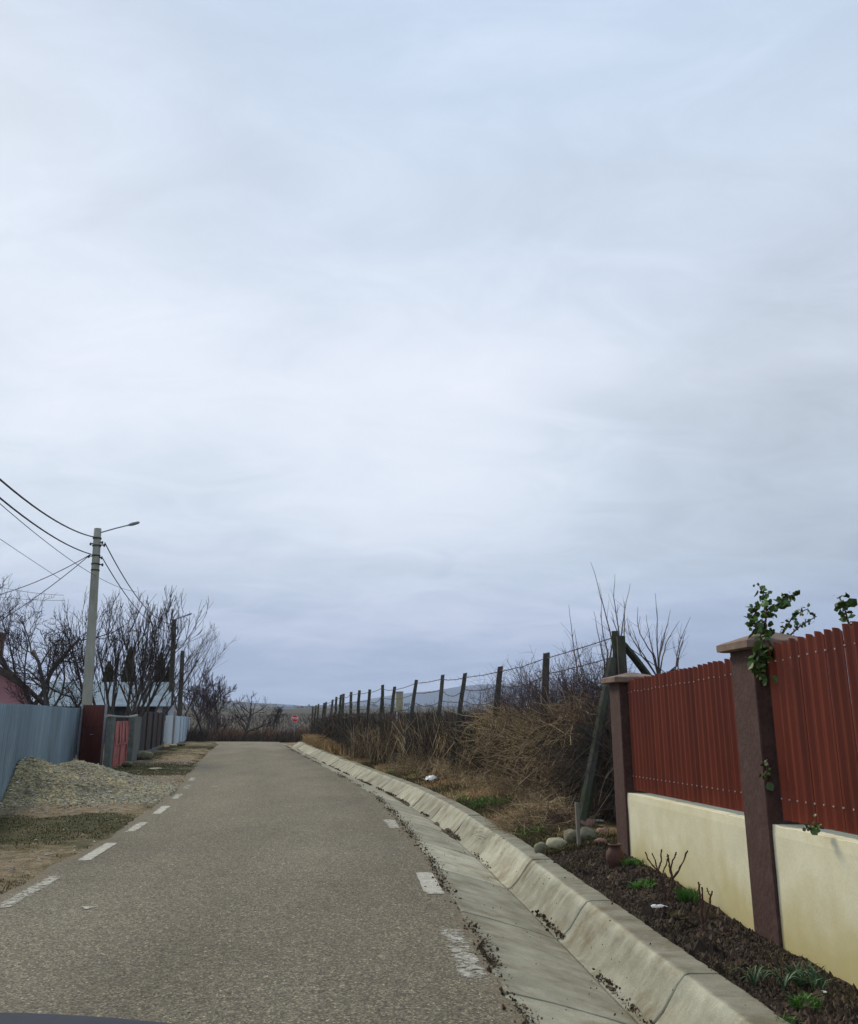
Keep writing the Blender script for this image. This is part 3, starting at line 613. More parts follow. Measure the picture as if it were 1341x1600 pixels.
for a, b_, ht, ap, lb in PIL:
    m = MB(); c = ((Xw((a + b_) / 2)) + .2, (a + b_) / 2)
    m.box((c[0], c[1], (ht - .2) / 2), (.2, (b_ - a) / 2, (ht + .2) / 2), rz=math.atan(.083), bev=.008)
    p = m.build('pillar', M['pillar'], wall, label=lb)
    m = MB(); s_ = .27; zz = ht
    rings = [(s_ - .03, zz - .005), (s_, zz + .004), (s_, zz + .052), (s_ - .02, zz + .062), (.025, ap)]
    V = []; rz = math.atan(.083)
    for r_, z_ in rings:
        for x, y in ((-1, -1), (1, -1), (1, 1), (-1, 1)):
            X_, Y_ = x * r_ * 1.0, y * r_ * .95
            V.append((c[0] + X_ * math.cos(rz) - Y_ * math.sin(rz), c[1] + X_ * math.sin(rz) + Y_ * math.cos(rz), z_))
    F = [[j * 4 + i, j * 4 + (i + 1) % 4, (j + 1) * 4 + (i + 1) % 4, (j + 1) * 4 + i] for j in range(len(rings) - 1) for i in range(4)]
    m.add(V, [np.array(F), np.array([[16, 17, 18, 19], [3, 2, 1, 0]])]); m.build('cap', M['cap'], p)
def pickets(y0, y1, ztop, zoff=.035):
    b = MB(); sp = .1035; n = int((y1 - y0) / sp); r = np.random.default_rng(int(y0 * 10)); scr = MB()
    for i in range(n):
        yc = y0 + (i + .5) * (y1 - y0) / n; wd = .101; s = np.linspace(-1, 1, 9)
        H = ztop(yc) + r.normal(0, .004); zb = .83 + (6 - yc) * .02 + zoff
        dep = .030 * np.cos(s * math.pi / 2) ** .8 + .009 * np.cos(s * math.pi * 2); dep = np.abs(dep)
        y = yc + s * wd / 2; off = .118 + r.normal(0, .002) - dep
        topz = H - .028 * np.abs(s) ** 2.2
        zs = np.linspace(0, 1, 8)
        tilt = r.normal(0, .0015)
        Z = zb + (topz[:, None] - zb) * zs[None]
        Pf = np.stack([Xw(y)[:, None] + off[:, None] + 0 * Z, y[:, None] + tilt * zs[None], Z], -1)
        Pb = Pf.copy(); Pb[..., 0] = Pf[..., 0] + .004
        tv = float(np.clip(.5 + r.normal(0, .22), 0, 1))
        b.grid(Pf, tint=tv); b.grid(Pb, tint=tv, flip=True); b.grid(np.stack([Pf[:, -1], Pb[:, -1]], 1), tint=tv, flip=True)
        for zq in (H - .13, zb + .14):
            scr.box((Xw(yc) + .118 - .037, yc, zq), (.004, .005, .005))
    ob = b.build('picket_panel', M['picket'], wall, smooth=True)
    scr.build('screw', M['screw'], ob, kind='stuff')
    for zq in (ztop((y0 + y1) / 2) - .13, .83 + .17):
        rl = MB(); rl.prism([Wp(y0, .125, zq - .02), Wp(y0, .155, zq - .02), Wp(y0, .155, zq + .02), Wp(y0, .125, zq + .02)], Wp(y1, .125, zq - .02) - Wp(y0, .125, zq - .02)); rl.build('rail', M['picket'], wall)
pickets(6.375, 9.12, lambda y: 1.94 + (9 - y) * .024)
pickets(3.0, 5.975, lambda y: 2.055 + (5.9 - y) * .04)

# ------------------------------------------------------------------ row of old posts
RYc = [11.5, 12.2, 15, 18, 20.5, 22, 24.5, 28, 30, 35, 39, 45, 52, 56]
RXc = [2.75, 2.65, 2.15, 1.57, .9, .37, -.37, -1.55, -2.1, -3.25, -4.15, -5.1, -6.3, -7.3]
def rowx(Y): return np.interp(Y, RYc, RXc)
ORD = ['nearest', 'second', 'third', 'fourth', 'fifth', 'sixth', 'seventh', 'eighth', 'ninth', 'tenth', 'eleventh', 'twelfth', 'thirteenth', 'fourteenth', 'fifteenth', 'sixteenth', 'seventeenth', 'eighteenth', 'nineteenth', 'twentieth']
posts_px = [(854, 1020, 14.9), (782, 1042, 17.9), (727, 1052, 20.3), (692, 1055, 22.2), (651, 1062, 24.2), (617, 1073, 27.0), (598, 1071, 28.2), (578, 1077, 30.0), (562, 1079, 31.3), (549, 1081, 33.), (537, 1084, 35.), (533, 1086, 37.), (526, 1089, 39.5), (520, 1093, 43.), (510, 1097, 46.), (507, 1098, 48), (498, 1100, 50.), (494, 1102, 52), (489, 1105, 54)]
tops = []
looks = {0: 'mossy pale post with split top standing out of the tan bramble', 1: 'thick dark post with rounded top leaning in the tan bramble', 2: 'slim post leaning away beside the tan bramble edge', 3: 'slim straight dark post, next one past the leaning post', 6: 'post propped by a second one so it widens downward, dark and mossy'}
for i, (px, py, Y) in enumerate(posts_px):
    T = at(px, py, Y); tops.append(T); bx = rowx(Y)
    lean = [.02, .10, .16, .02, .10, .0, .0][i] if i < 7 else rng.normal(.02, .05)
    B = np.array([T[0] - lean * 1.0 - (.26 if i < 6 else rng.uniform(.0, .14)), Y - .45 if i < 6 else Y - .1, gzs(bx, Y) - .1])
    wd = .115 if i > 1 else .13
    lb = looks.get(i, '%s old post of the barbed wire row, counted from the brown wall pillar' % ORD[i + 1])
    t_ = thing('fence_post', lb, 'fence post', (B[0], B[1], B[2] + .1), 'old posts in the barbed wire row')
    m = MB(); zs = np.linspace(0, 1, 9); cc = B + (T - B) * zs[:, None]; cc[1:-1, :2] += rng.normal(0, .006, (7, 2))
    ring = np.array([(-1, -.8), (-.8, -1), (.8, -1), (1, -.8), (1, .8), (.8, 1), (-.8, 1), (-1, .8)]) * wd * .5
    V = cc[:, None, :] + np.concatenate([ring, np.zeros((8, 1))], 1)[None] * np.linspace(1.15, .85, 9)[:, None, None]
    V[-1, :, 2] += rng.normal(0, .015, 8)
    ii = np.arange(72).reshape(9, 8); jj = np.roll(ii, -1, 1)
    m.add(V.reshape(-1, 3), [np.stack([ii[:-1], jj[:-1], jj[1:], ii[1:]], -1).reshape(-1, 4), ii[-1][None]], rng.random())
    m.build('shaft', M['post'], t_)
    if i == 6:
        m = MB(); e = T * .9 + B * .1
        for dx in (-.16, .2):
            m = MB(); m.tube([e, e + (B - e) * .5 + np.array([dx * .5, -.05, 0]), B + np.array([dx * 1.2, -.12, 0])], [.045, .05, .06], 6); m.build('brace', M['post'], t_)
# corner post with props
ct = thing('corner_post', 'corner post beside the far brown pillar, pale with a dark twin and two slanting props', 'fence post', (2.72, 12.2, .1))
def shaft(P0, P1, r0, r1, name, mt, S=7):
    m = MB(); k_ = np.linspace(0, 1, 8)[:, None]; c = P0 + (P1 - P0) * k_; c[1:-1] += rng.normal(0, .008, (6, 3)); m.tube(c, np.linspace(r0, r1, 8), S, tint=rng.random()); return m.build(name, mt, ct)
tA = at(960.5, 986, 12.2); tB = at(970, 994, 12.05)
shaft(np.array([tA[0] + .03, 12.3, 0]), tA, .065, .05, 'dark_shaft', M['post'])
shaft(np.array([tB[0] + .01, 12.05, 0]), tB, .08, .065, 'pale_shaft', M['post'], 6)
s0 = at(957, 1030, 12.0); shaft(np.append(at(901, 1290, 11.2)[:2], -.05), s0, .085, .065, 'prop', M['postd'])
s1 = at(975, 1008, 12.15); s1b = s1 + (at(1012, 1056, 12.6) - s1) * 3.2; shaft(s1b, s1, .07, .055, 'prop', M['postd'])
tops = [np.array([tA[0], tA[1], tA[2]])] + tops
# barbed wires
for wi, (dz, nm) in enumerate([(.10, 'top barbed wire running post to post above the brush'), (.38, 'second barbed wire down, sagging between the old posts'), (.66, 'third barbed wire down, low and twisted between posts'), (.9, 'lowest barbed wire, just clearing the top of the brush')]):
    m = MB(); pts = []
    for a, b_ in zip(tops[:-1], tops[1:]):
        n = 9; sg_ = abs(rng.normal(.05, .06))
        for k_ in range(n):
            f = k_ / n; sag = 4 * f * (1 - f) * sg_
            p = a * (1 - f) + b_ * f; pts.append(p + np.array([rng.normal(0, .004) - .03, -.03, -dz - sag + rng.normal(0, .004)]))
    pts = np.array(pts); m.tube(pts, .0055 + .00016 * pts[:, 1], 4)
    near = pts[pts[:, 1] < 24]
    bp = np.repeat(near, 3, 0) + np.linspace(0, .2, 3 * len(near))[:, None] * 0 + rng.normal(0, .004, (3 * len(near), 3))
    twigs(m, bp, rng.normal(size=(len(bp), 3)), .06, .003, K=3, curl=.1)
    tag(m.build('barbed_wire', M['wire'], origin=pts[0]), nm, 'barbed wire', 'barbed wires on the old posts')
# wire from corner toward the garden behind the wall
m = MB(); a = tA + np.array([0, 0, -.1]); e = a + (at(1040, 1046, 13) - a) * 3
m.tube([a, (a + e) / 2 + np.array([0, 0, -.08]), e], .007, 4); tag(m.build('barbed_wire', M['wire'], origin=a), 'short wire running down from the corner post behind the red pickets', 'barbed wire', 'barbed wires on the old posts')

# old screen fence of dark boards further along the row
sc_ = thing('board_fence', 'low dark weathered board fence filling the far part of the post row', 'fence', (rowx(36), 36, 0))
m = MB(); Y = 21.0
while Y < 54:
    wd = rng.uniform(.09, .17); Yc = Y + wd / 2; x = rowx(Yc) - .12 + rng.normal(0, .012); an = math.atan2(1, (rowx(Yc + .5) - rowx(Yc - .5)))
    H = 1.60 - .006 * max(0, Yc - 40) * 3 + rng.normal(0, .025) + (0.0 if Yc < 44 else .1 * rng.random())
    if rng.random() > .06 + .18 * (Yc < 27): m.box((x, Yc, H / 2), (wd / 2, .011, H / 2 + .05), rz=an + rng.normal(0, .05), tint=rng.random(), lean=(rng.normal(0, .02), 0))
    Y += wd * 1.02
m.build('boards', M['plank'], sc_)
ys = np.arange(20.5, 54, 1.0)
for zq in (.5, 1.45): m = MB(); m.tube(np.stack([rowx(ys) - .08, ys, np.full(len(ys), zq)], -1), .03, 4); m.build('rail', M['plank'], sc_)

# dead growth hanging in the fence
def brush(name, label, y0, y1, n, mt, width, hfun, ln, rad, vert, seed, off=0.0, curl=.4, gx=None, tall=0.0):
    r = np.random.default_rng(seed); Y = r.uniform(y0, y1, n); x = rowx(Y) + off + r.uniform(-1, .4, n) * width
    g = gz(x, Y); H = hfun(Y) * (1 - .30 * np.abs((x - rowx(Y) - off + .3 * width) / width) ** 1.5)
    d = r.normal(size=(n, 3)); d[:, 2] = np.abs(d[:, 2]) * vert + .2 * vert; d /= np.linalg.norm(d, axis=1, keepdims=True); flip_ = r.random(n) < .5
    m = MB(); L_ = np.minimum(ln * r.lognormal(-.1, .4, n), H * .8)
    z = g + r.random(n) ** .85 * np.maximum(H - L_ * d[:, 2] * .75, .05); z = np.where(flip_, z + L_ * d[:, 2] * .75, z); d[:, 2] = np.where(flip_, -d[:, 2], d[:, 2])
    tv = np.clip(.5 + vn(Y, z * 1.5, 1.3, seed) * 1.5 + r.normal(0, .18, n), 0, 1)
    twigs(m, np.stack([x, Y, z], -1), d, L_, rad * r.uniform(.5, 1.3, n), seed=seed, curl=curl, grav=.05, tintv=tv)
    return tag(m.build(name, mt, origin=(rowx((y0 + y1) / 2), (y0 + y1) / 2, 0)), label, 'dead brush', kind='stuff')
hA = lambda Y: 1.72 + vn(Y, Y * 0, .9, 41) * .5 - np.where(Y > 18.6, .1, 0)
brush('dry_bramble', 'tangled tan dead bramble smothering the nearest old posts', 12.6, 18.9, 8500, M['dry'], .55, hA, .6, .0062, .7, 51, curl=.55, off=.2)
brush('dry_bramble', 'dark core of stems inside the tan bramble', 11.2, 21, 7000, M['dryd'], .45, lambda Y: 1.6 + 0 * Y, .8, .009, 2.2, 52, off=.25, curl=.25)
brush('dry_bramble', 'dark upright stems between the corner prop and the far brown pillar', 11.2, 13.2, 6500, M['dryd'], .5, lambda Y: 1.68 + 0 * Y, .7, .0055, 2.2, 53, off=.25)
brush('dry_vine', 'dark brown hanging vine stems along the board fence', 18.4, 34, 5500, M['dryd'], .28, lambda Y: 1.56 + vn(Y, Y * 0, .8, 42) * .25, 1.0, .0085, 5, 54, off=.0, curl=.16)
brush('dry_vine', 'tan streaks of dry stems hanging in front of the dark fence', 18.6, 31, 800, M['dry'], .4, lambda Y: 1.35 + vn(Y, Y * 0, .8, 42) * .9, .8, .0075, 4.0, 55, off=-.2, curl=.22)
brush('dry_vine', 'far dark scrub at the end of the post row', 34, 56, 1800, M['dryd'], .3, lambda Y: 1.55 + vn(Y, Y * 0, .5, 43) * .3, 1.0, .014, 4, 56, off=-.1, curl=.2)
brush('dry_vine', 'thin dry stems lying against the foot of the fence', 12.5, 24, 2600, M['dry'], .6, lambda Y: .45 + vn(Y, Y * 0, 1.1, 44) * .6, .5, .004, .9, 57, off=-.35)
# airy twigs above the bramble
r = np.random.default_rng(61); n = 900; Y = r.uniform(12.4, 19.5, n) ; x = rowx(Y) + r.uniform(-.3, .5, n); dens = 1 - (Y - 12.4) / 8.5
kk = r.random(n) < dens; Y = Y[kk]; x = x[kk]; n = len(Y); d = r.normal(size=(n, 3)) * .5; d[:, 2] = 1
m = MB(); Pt = twigs(m, np.stack([x, Y, np.full(n, 1.35) + r.random(n) * .5], -1), d, r.uniform(.4, 1.15, n), .0045, seed=62, K=7, curl=.35)
q = Pt[:, [2, 3, 4, 5]].reshape(-1, 3); d = r.normal(size=(len(q), 3)); d[:, 2] += .4; twigs(m, q, d, r.uniform(.12, .4, len(q)), .003, seed=63, K=4, curl=.35)
tag(m.build('dry_shoots', M['twigp'], origin=(2, 15, 1.3)), 'fine reddish dead shoots rising out of the bramble', 'dead shoots', kind='stuff')

# saplings behind the corner
def sapling(label, Y, shoots, base_px, seed, r0=.012):
    r = np.random.default_rng(seed); bp = at(base_px[0], base_px[1], Y); g = np.array([bp[0], Y, gzs(bp[0], Y)])
    t_ = thing('bare_sapling', label, 'sapling', g, 'bare saplings behind the corner post')
    m = MB(); c = MB(); m.tube([g, (g + bp) / 2 + r.normal(0, .03, 3), bp], [.035, .03, .022], 6)
    for tx, ty, bx, by in shoots:
        a = at(bx, by, Y + r.uniform(-.1, .1)); e = at(tx, ty, Y + r.uniform(-.5, .5)); k_ = np.linspace(0, 1, 8)[:, None]
        P = a + (e - a) * k_; P += np.array([r.normal(0, .04), 0, 0]) * np.sin(k_ * math.pi)
        P[1:-1] += r.normal(0, .006, (6, 3)); c.tube(P, np.linspace(r0, .0028, 8), 5, tint=r.random())
        if np.linalg.norm(a - bp) > .05: m.tube([bp, (bp + a) / 2, a], [.018, .014, r0], 5)
        nn = 5; ti = r.integers(1, 5, nn); q = P[ti]; d = (e - a) / np.linalg.norm(e - a) + r.normal(0, .35, (nn, 3)); twigs(c, q, d, r.uniform(.15, .45, nn), .004, seed=seed + 1, K=5, curl=.12)
    m.build('trunk', M['bark'], t_); c.build('crown', M['twigb'], t_)
sapling('tall bare sapling whose longest shoot rises highest behind the corner post', 13.2, [(923, 878, 957, 1005), (889, 945, 905, 1065), (898, 985, 915, 1060), (940, 940, 950, 1020), (928, 955, 945, 1035)], (945, 1080), 71)
sapling('bare sapling with thin shoots right above the far brown pillar', 14.5, [(961, 897, 967, 985), (985, 912, 970, 1005), (976, 940, 975, 1010), (955, 955, 968, 1010)], (972, 1060), 72)
sapling('fan shaped bare sapling showing above the far red pickets', 14.0, [(1024, 927, 1028, 1020), (997, 948, 1020, 1022), (1048, 952, 1030, 1030), (1062, 970, 1034, 1035), (1079, 964, 1056, 1045), (1010, 960, 1024, 1028), (980, 965, 1012, 1035), (1072, 985, 1058, 1040), (1068, 1000, 1060, 1046), (1040, 985, 1030, 1035), (990, 985, 1010, 1030)], (1030, 1062), 73)
# rank bush of twigs behind the wire
def bush(label, px, Y, H, spread, seed, mt='twigp', stems=7, kids=(5, 5, 4), r0=.03, name='bare_bush', cat='bush', grp='bare bushes in the field edge', rmin=.004, m1='twig'):
    b = at(px, 1110, Y); g = (b[0], Y, gzs(b[0], Y)); return tree(name, label, cat, g, H, r0, seed, group=grp, m1=m1, m2=mt, split=1, stems=stems, spread=spread, kids=kids, up=.4, wander=.14, rmin=rmin, start=.3)
bush('reddish bare bush behind the barbed wire next to the corner post', 925, 15.5, 2.6, .35, 81)
bush('bare bush behind the barbed wire by the mossy split post', 870, 17.5, 2.6, .4, 82)
bush('smaller bare bush behind the rounded dark post', 800, 20.5, 2.2, .4, 83)

# ------------------------------------------------------------------ left: fences and gates
def line_wall(name, mt, A, B, H0, H1, parent, pitch=.0, amp=.0, thick=.01, zb=-.1, n=None, wob=.0, label=None):
    A = np.array(A[:2], float); B = np.array(B[:2], float); Ld = np.linalg.norm(B - A); tdir = (B - A) / Ld; nrm = np.array([-tdir[1], tdir[0]])
    n = n or max(2, int(Ld / (pitch / 8 if pitch else .5))); s = np.linspace(0, Ld, n + 1)
    o = amp * np.clip(1.6 * np.sin(2 * math.pi * s / pitch), -1, 1) if pitch else 0 * s
    zt = H0 + (H1 - H0) * s / Ld + vn(s, 0 * s, .6, 3) * wob
    rows = 6; f = np.linspace(0, 1, rows)
    xy = A + tdir * s[:, None] + nrm * o[:, None]
    P = np.zeros((n + 1, rows, 3)); P[..., :2] = xy[:, None]; P[..., 2] = zb + (zt[:, None] - zb) * f
    Q = P.copy(); Q[..., :2] += nrm * thick
    sheet = np.floor(s / 1.05).astype(int); tv = np.clip(.5 + np.random.default_rng(5).normal(0, .3, 200)[sheet % 200], 0, 1)
    m = MB(); m.grid(P, tint=np.repeat(tv, rows)); m.grid(Q, tint=np.repeat(tv, rows), flip=True); m.grid(np.stack([P[:, -1], Q[:, -1]], 1), flip=True)
    return m.build(name, mt, parent, label=label)
FA, FB = np.array([-5.9, 9.8]), np.array(at(124, 1120, 27.6)[:2])
sf = thing('sheet_metal_fence', 'long blue grey corrugated sheet fence behind the gravel heap', 'fence', (-8, 18, 0))
line_wall('sheeting', M['bluesheet'], FA, FB, 1.76, 1.83, sf, pitch=.19, amp=.016, wob=.03)
for zq in (.5, 1.5):
    m = MB(); m.tube([(FA[0] - .06, FA[1] - .02, zq), (FB[0] - .06, FB[1] - .02, zq)], .025, 4); m.build('rail', M['galv'], sf)
# red gate
G0 = FB + np.array([.05, .1]); G1 = gp(158, 1199)[:2]
rg = thing('metal_gate', 'dark red metal gate with ribbed top half at the end of the blue fence', 'gate', (G1[0], G1[1], 0))
line_wall('lower_panel', M['redgate'], G0, G1, 1.25, 1.25, rg)
line_wall('ribbed_panel', M['redgate'], G0, G1, 1.93, 1.92, rg, pitch=.08, amp=.014, zb=1.245)
for a in (G0, G1): m = MB(); m.box((a[0], a[1] - .03, .95), (.03, .03, 1.0)); m.build('gate_post', M['galv'], rg)
m = MB(); m.box(((G0[0] + G1[0]) / 2, (G0[1] + G1[1]) / 2 - .05, 1.0), (.05, .015, .012)); m.build('handle', M['galv'], rg)
# garden door between concrete posts
D = [gp(165, 1203), gp(171.5, 1202), gp(197, 1195.5), gp(208, 1189)]
gg = thing('garden_gate', 'small faded red garden gate between two mossy grey concrete posts', 'gate', (D[1][0], D[1][1], 0))
aD = math.atan2(D[2][1] - D[1][1], D[2][0] - D[1][0])
m = MB(); c = (D[0] + D[1]) / 2; m.box((c[0] - .06, c[1] + .1, .74), (.15, .10, .82), rz=aD, bev=.015); m.build('post', M['greycon'], gg)
m = MB(); c = (D[2] + D[3]) / 2; m.box((c[0] + .0, c[1] + .22, .74), (abs(D[3][1] - D[2][1]) / 2 + .1, .10, .82), rz=math.atan2(D[3][1] - D[2][1], D[3][0] - D[2][0]), bev=.015); m.build('post', M['greycon'], gg)
gl = line_wall('gate_leaf', M['pinkgate'], D[1] + np.array([0, .1, 0]), D[2] + np.array([0, -.1, 0]), 1.42, 1.42, gg, thick=.03, zb=.06)
m = MB()
nD = np.array([math.sin(aD), -math.cos(aD)])
def onleaf(f, z, out): p = D[1][:2] * (1 - f) + D[2][:2] * f + np.array([0, .1 - .2 * f]); q = p + nD * out; return (q[0], q[1], z)
for f0, f1 in ((.08, .48), (.54, .94)):
    m.poly([onleaf(f0, 1.34, .012), onleaf((f0 + f1) / 2 - .05, 1.34, .012), onleaf((f0 + f1) / 2 - .09, .72, .035), onleaf(f0 + .04, .72, .035)])
    m.poly([onleaf((f0 + f1) / 2 + .05, 1.34, .012), onleaf(f1, 1.34, .012), onleaf(f1 - .02, .72, .035), onleaf((f0 + f1) / 2 + .09, .72, .035)])
for z in (.69,): m.prism([onleaf(.04, z, .01), onleaf(.96, z, .01), onleaf(.96, z + .04, .01), onleaf(.04, z + .04, .01)], np.append(nD * .03, 0))
for f in (.02, .5, .95): m.prism([onleaf(f, .06, .01), onleaf(f + .035, .06, .01), onleaf(f + .035, 1.42, .01), onleaf(f, 1.42, .01)], np.append(nD * .025, 0))
m.build('relief_panel', M['pinkgate'], gl)
m = MB(); m.tube([(D[0][0] - .1, D[0][1], 1.58), (D[1][0], D[1][1] + .3, 1.56), (D[2][0], D[2][1], 1.55), (D[3][0], D[3][1], 1.60)], [.05, .03, .035, .05], 6); m.build('coping', M['pole'], gg)
# plank fence
A, B = gp(210, 1187)[:2], gp(254, 1167)[:2]
pf = thing('plank_fence', 'dark vertical plank fence beside the small red garden gate', 'fence', (A[0], A[1], 0))
m = MB(); mr_ = MB(); Ld = np.linalg.norm(B - A); td = (B - A) / Ld; an = math.atan2(td[1], td[0]); s = 0
while s < Ld:
    wd = rng.uniform(.13, .2); c = A + td * (s + wd / 2); H = 1.70 + rng.normal(0, .02)
    m.box((c[0], c[1], H / 2 + .05), (wd / 2 - .006, .012, H / 2), rz=an, tint=rng.random()); s += wd
for k_ in range(5):
    c = A + td * (.6 + k_ * (Ld - .8) / 4.6); nrm = np.array([td[1], -td[0]]); c = c + nrm * .05
    mr_ = MB(); mr_.box((c[0], c[1], .86), (.035, .03, .86), rz=an, tint=rng.random()); mr_.build('batten', M['plankr'], pf)
m.build('planks', M['plank'], pf)
m = MB(); c = (A + B) / 2; m.box((c[0], c[1], .06), (Ld / 2, .08, .1), rz=an); m.build('footing', M['greycon'], pf)
# pale sheet fence
W0, W1, W2 = gp(256, 1161)[:2], gp(270, 1165)[:2], gp(295, 1152)[:2]
wf = thing('painted_sheet_fence', 'pale blue white painted sheet fence with a corner post, past the dark planks', 'fence', (W1[0], W1[1], 0))
line_wall('side_panel', M['whitesheet'], W0, W1, 1.62, 1.66, wf, pitch=.3, amp=.01)
line_wall('long_panel', M['whitesheet'], W1, W2, 1.62, 1.5, wf, pitch=.3, amp=.012, wob=.05)
m = MB(); m.box((W1[0], W1[1] - .05, .85), (.05, .05, .9)); m.build('post', M['galv'], wf)
for f in (.3, .5, .7, .85): c = W1 * (1 - f) + W2 * f; m = MB(); m.box((c[0] + .05, c[1], .8), (.03, .03, .82)); m.build('batten', M['whitesheet'], wf)

# pink house
Yh = 33.0
def rp(px, py, Y=Yh): return at(px, py, Y)
ph = thing('pink_house', 'small pink house with dark tiled roof behind the blue sheet fence', 'house', (rp(-60, 1110)[0], Yh, 0))
out = [rp(-60, 1018), rp(46, 1072), rp(47, 1180), rp(-167, 1180), rp(-166, 1072)]
for p in (out[2], out[3]): p[2] = 0
m = MB(); m.prism(out, (-3.0, 5.5, 0)); m.build('wall', M['pinkwall'], ph)
m = MB()
for sg in (1, -1):
    q = [rp(-60, 1003), rp(-60 + sg * 92, 1054), rp(-60 + sg * 110, 1070), rp(-60 + sg * 122, 1104), rp(-60 + sg * 117, 1104), rp(-60 + sg * 104, 1075), rp(-60 + sg * 88, 1064), rp(-60, 1013)]
    q = [p + np.array([0, -.5, 0]) for p in q]
    m.prism(q, (-3.3, 6.2, 0))
rf = m.build('roof', M['darkroof'], ph)
m = MB(); c = rp(-90, 1000); m.box((c[0], Yh + 4, c[2]), (.3, .3, .7)); m.build('chimney', M['redstone'], rf)
m = MB(); c = rp(-25, 1095); m.box((c[0], Yh - .02, c[2]), (.5, .06, .55)); wn = m.build('window', M['whitewall'], ph)
m = MB(); m.box((c[0], Yh - .05, c[2]), (.42, .045, .47)); m.build('pane', M['glass'], wn)
# long low building with zinc roof
xl_, xr2 = at(60, 1100, 52)[0], at(267, 1100, 52)[0]
n_before = len(bpy.data.objects)
lb_ = thing('outbuilding', 'long low outbuilding with pale zinc roof behind the bare trees', 'building', ((xl_ + xr2) / 2, 52, 0))
m = MB(); m.prism([(xr2 - .3, 52.4, 0), (xr2 - .3, 58, 0), (xr2 - .3, 58, 2.3), (xr2 - .3, 55.2, 3.6), (xr2 - .3, 52.4, 2.3)], (xl_ - xr2 + .6, 0, 0)); m.build('wall', M['darkin'], lb_)
m = MB(); nrib = 60; x = np.linspace(xl_, xr2, nrib * 4 + 1); rib = .0 * x
for (ya, za), (yb, zb_) in (((51.9, 2.2), (55.2, 3.78)), ((55.2, 3.78), (58.6, 2.1))):
    P = np.zeros((len(x), 5, 3)); f = np.linspace(0, 1, 5); P[..., 0] = x[:, None]; P[..., 1] = ya + (yb - ya) * f; P[..., 2] = za + (zb_ - za) * f + rib[:, None]
    m.grid(P, tint=.5); Q = P.copy(); Q[..., 2] -= .05; m.grid(Q, flip=True, tint=.2); m.grid(np.stack([P[:, 0], Q[:, 0]], 1)); 
m.build('roof', M['zincroof'], lb_)
m = MB(); c = at(260, 1115, 52.3); m.box((c[0], 52.3, 1.15), (.55, .07, 1.1)); wp = m.build('white_bay', M['whitewall'], lb_)
m = MB(); m.box((c[0] - .05, 52.22, 1.75), (.17, .05, .42)); m.build('window', M['glass'], wp)
m = MB(); c = at(206, 1112, 51.5); m.box((c[0], 51.5, 1.1), (.12, .05, 1.1)); m.build('door_frame', M['whitewall'], lb_)
for o_ in list(lb_.children):      # the block stands square to the view from the road, ridge end turned away
    for v in o_.data.vertices: v.co.x -= .30 * max(v.co.y, -.1)

# ------------------------------------------------------------------ gravel heap
m = MB(); gxx, gyy2 = np.meshgrid(np.arange(-9.9, -4.6, .05), np.arange(13.6, 22, .05), indexing='ij')
def cone(cx, cy, h, rx, ry): q = np.sqrt(((gxx - cx) / rx) ** 2 + ((gyy2 - cy) / ry) ** 2); return h * np.clip(1 - q, -.5, 1)
hh = [cone(-7.95, 17.0, .86, 1.75, 1.75), cone(-7.7, 18.6, .66, 2.0, 2.4), cone(-6.9, 18.0, .34, 1.9, 1.6), cone(-6.3, 18.0, .14, 1.4, .9), cone(-8.6, 15.9, .45, 1.6, 1.2), cone(-6.6, 16.4, .14, 1.6, .9)]
hh = np.log(sum(np.exp(h / .05) for h in hh)) * .05
hh = np.where(hh > .72, .72 + (hh - .72) * .55, hh)
hz = hh + vn(gxx, gyy2, 1.6, 91) * .10 + vn(gxx, gyy2, 7, 92) * .035 + vn(gxx, gyy2, 22, 93, 2) * .02
gzz = gz(gxx, gyy2) - .03 + np.maximum(hz, -.06)
fx = -7.54 - .302 * (gyy2 - 15.23)
gzz = np.where(gxx < fx - .05, -.3, gzz)
m.grid(np.stack([gxx, gyy2, gzz], -1), tint=np.clip(.5 + vn(gxx, gyy2, 2, 94) * .9, 0, 1).ravel())
gp_ = thing('gravel_heap', 'heap of pale gravel dumped against the blue sheet fence', 'gravel heap', (-7.5, 17.2, 0))
m.build('heap', M['gravel'], gp_, smooth=False)
ok = np.argwhere((hz > .0) & (gxx > fx)); pk = ok[rng.integers(0, len(ok), 9000)]
pos = np.stack([gxx[pk[:, 0], pk[:, 1]], gyy2[pk[:, 0], pk[:, 1]], gzz[pk[:, 0], pk[:, 1]] + .004], -1) + rng.normal(0, .015, (9000, 3)) * np.array([1, 1, .2])
m = MB(); pebbles(m, pos, .034, seed=95); m.build('loose_stones', M['pebble'], gp_, kind='stuff')

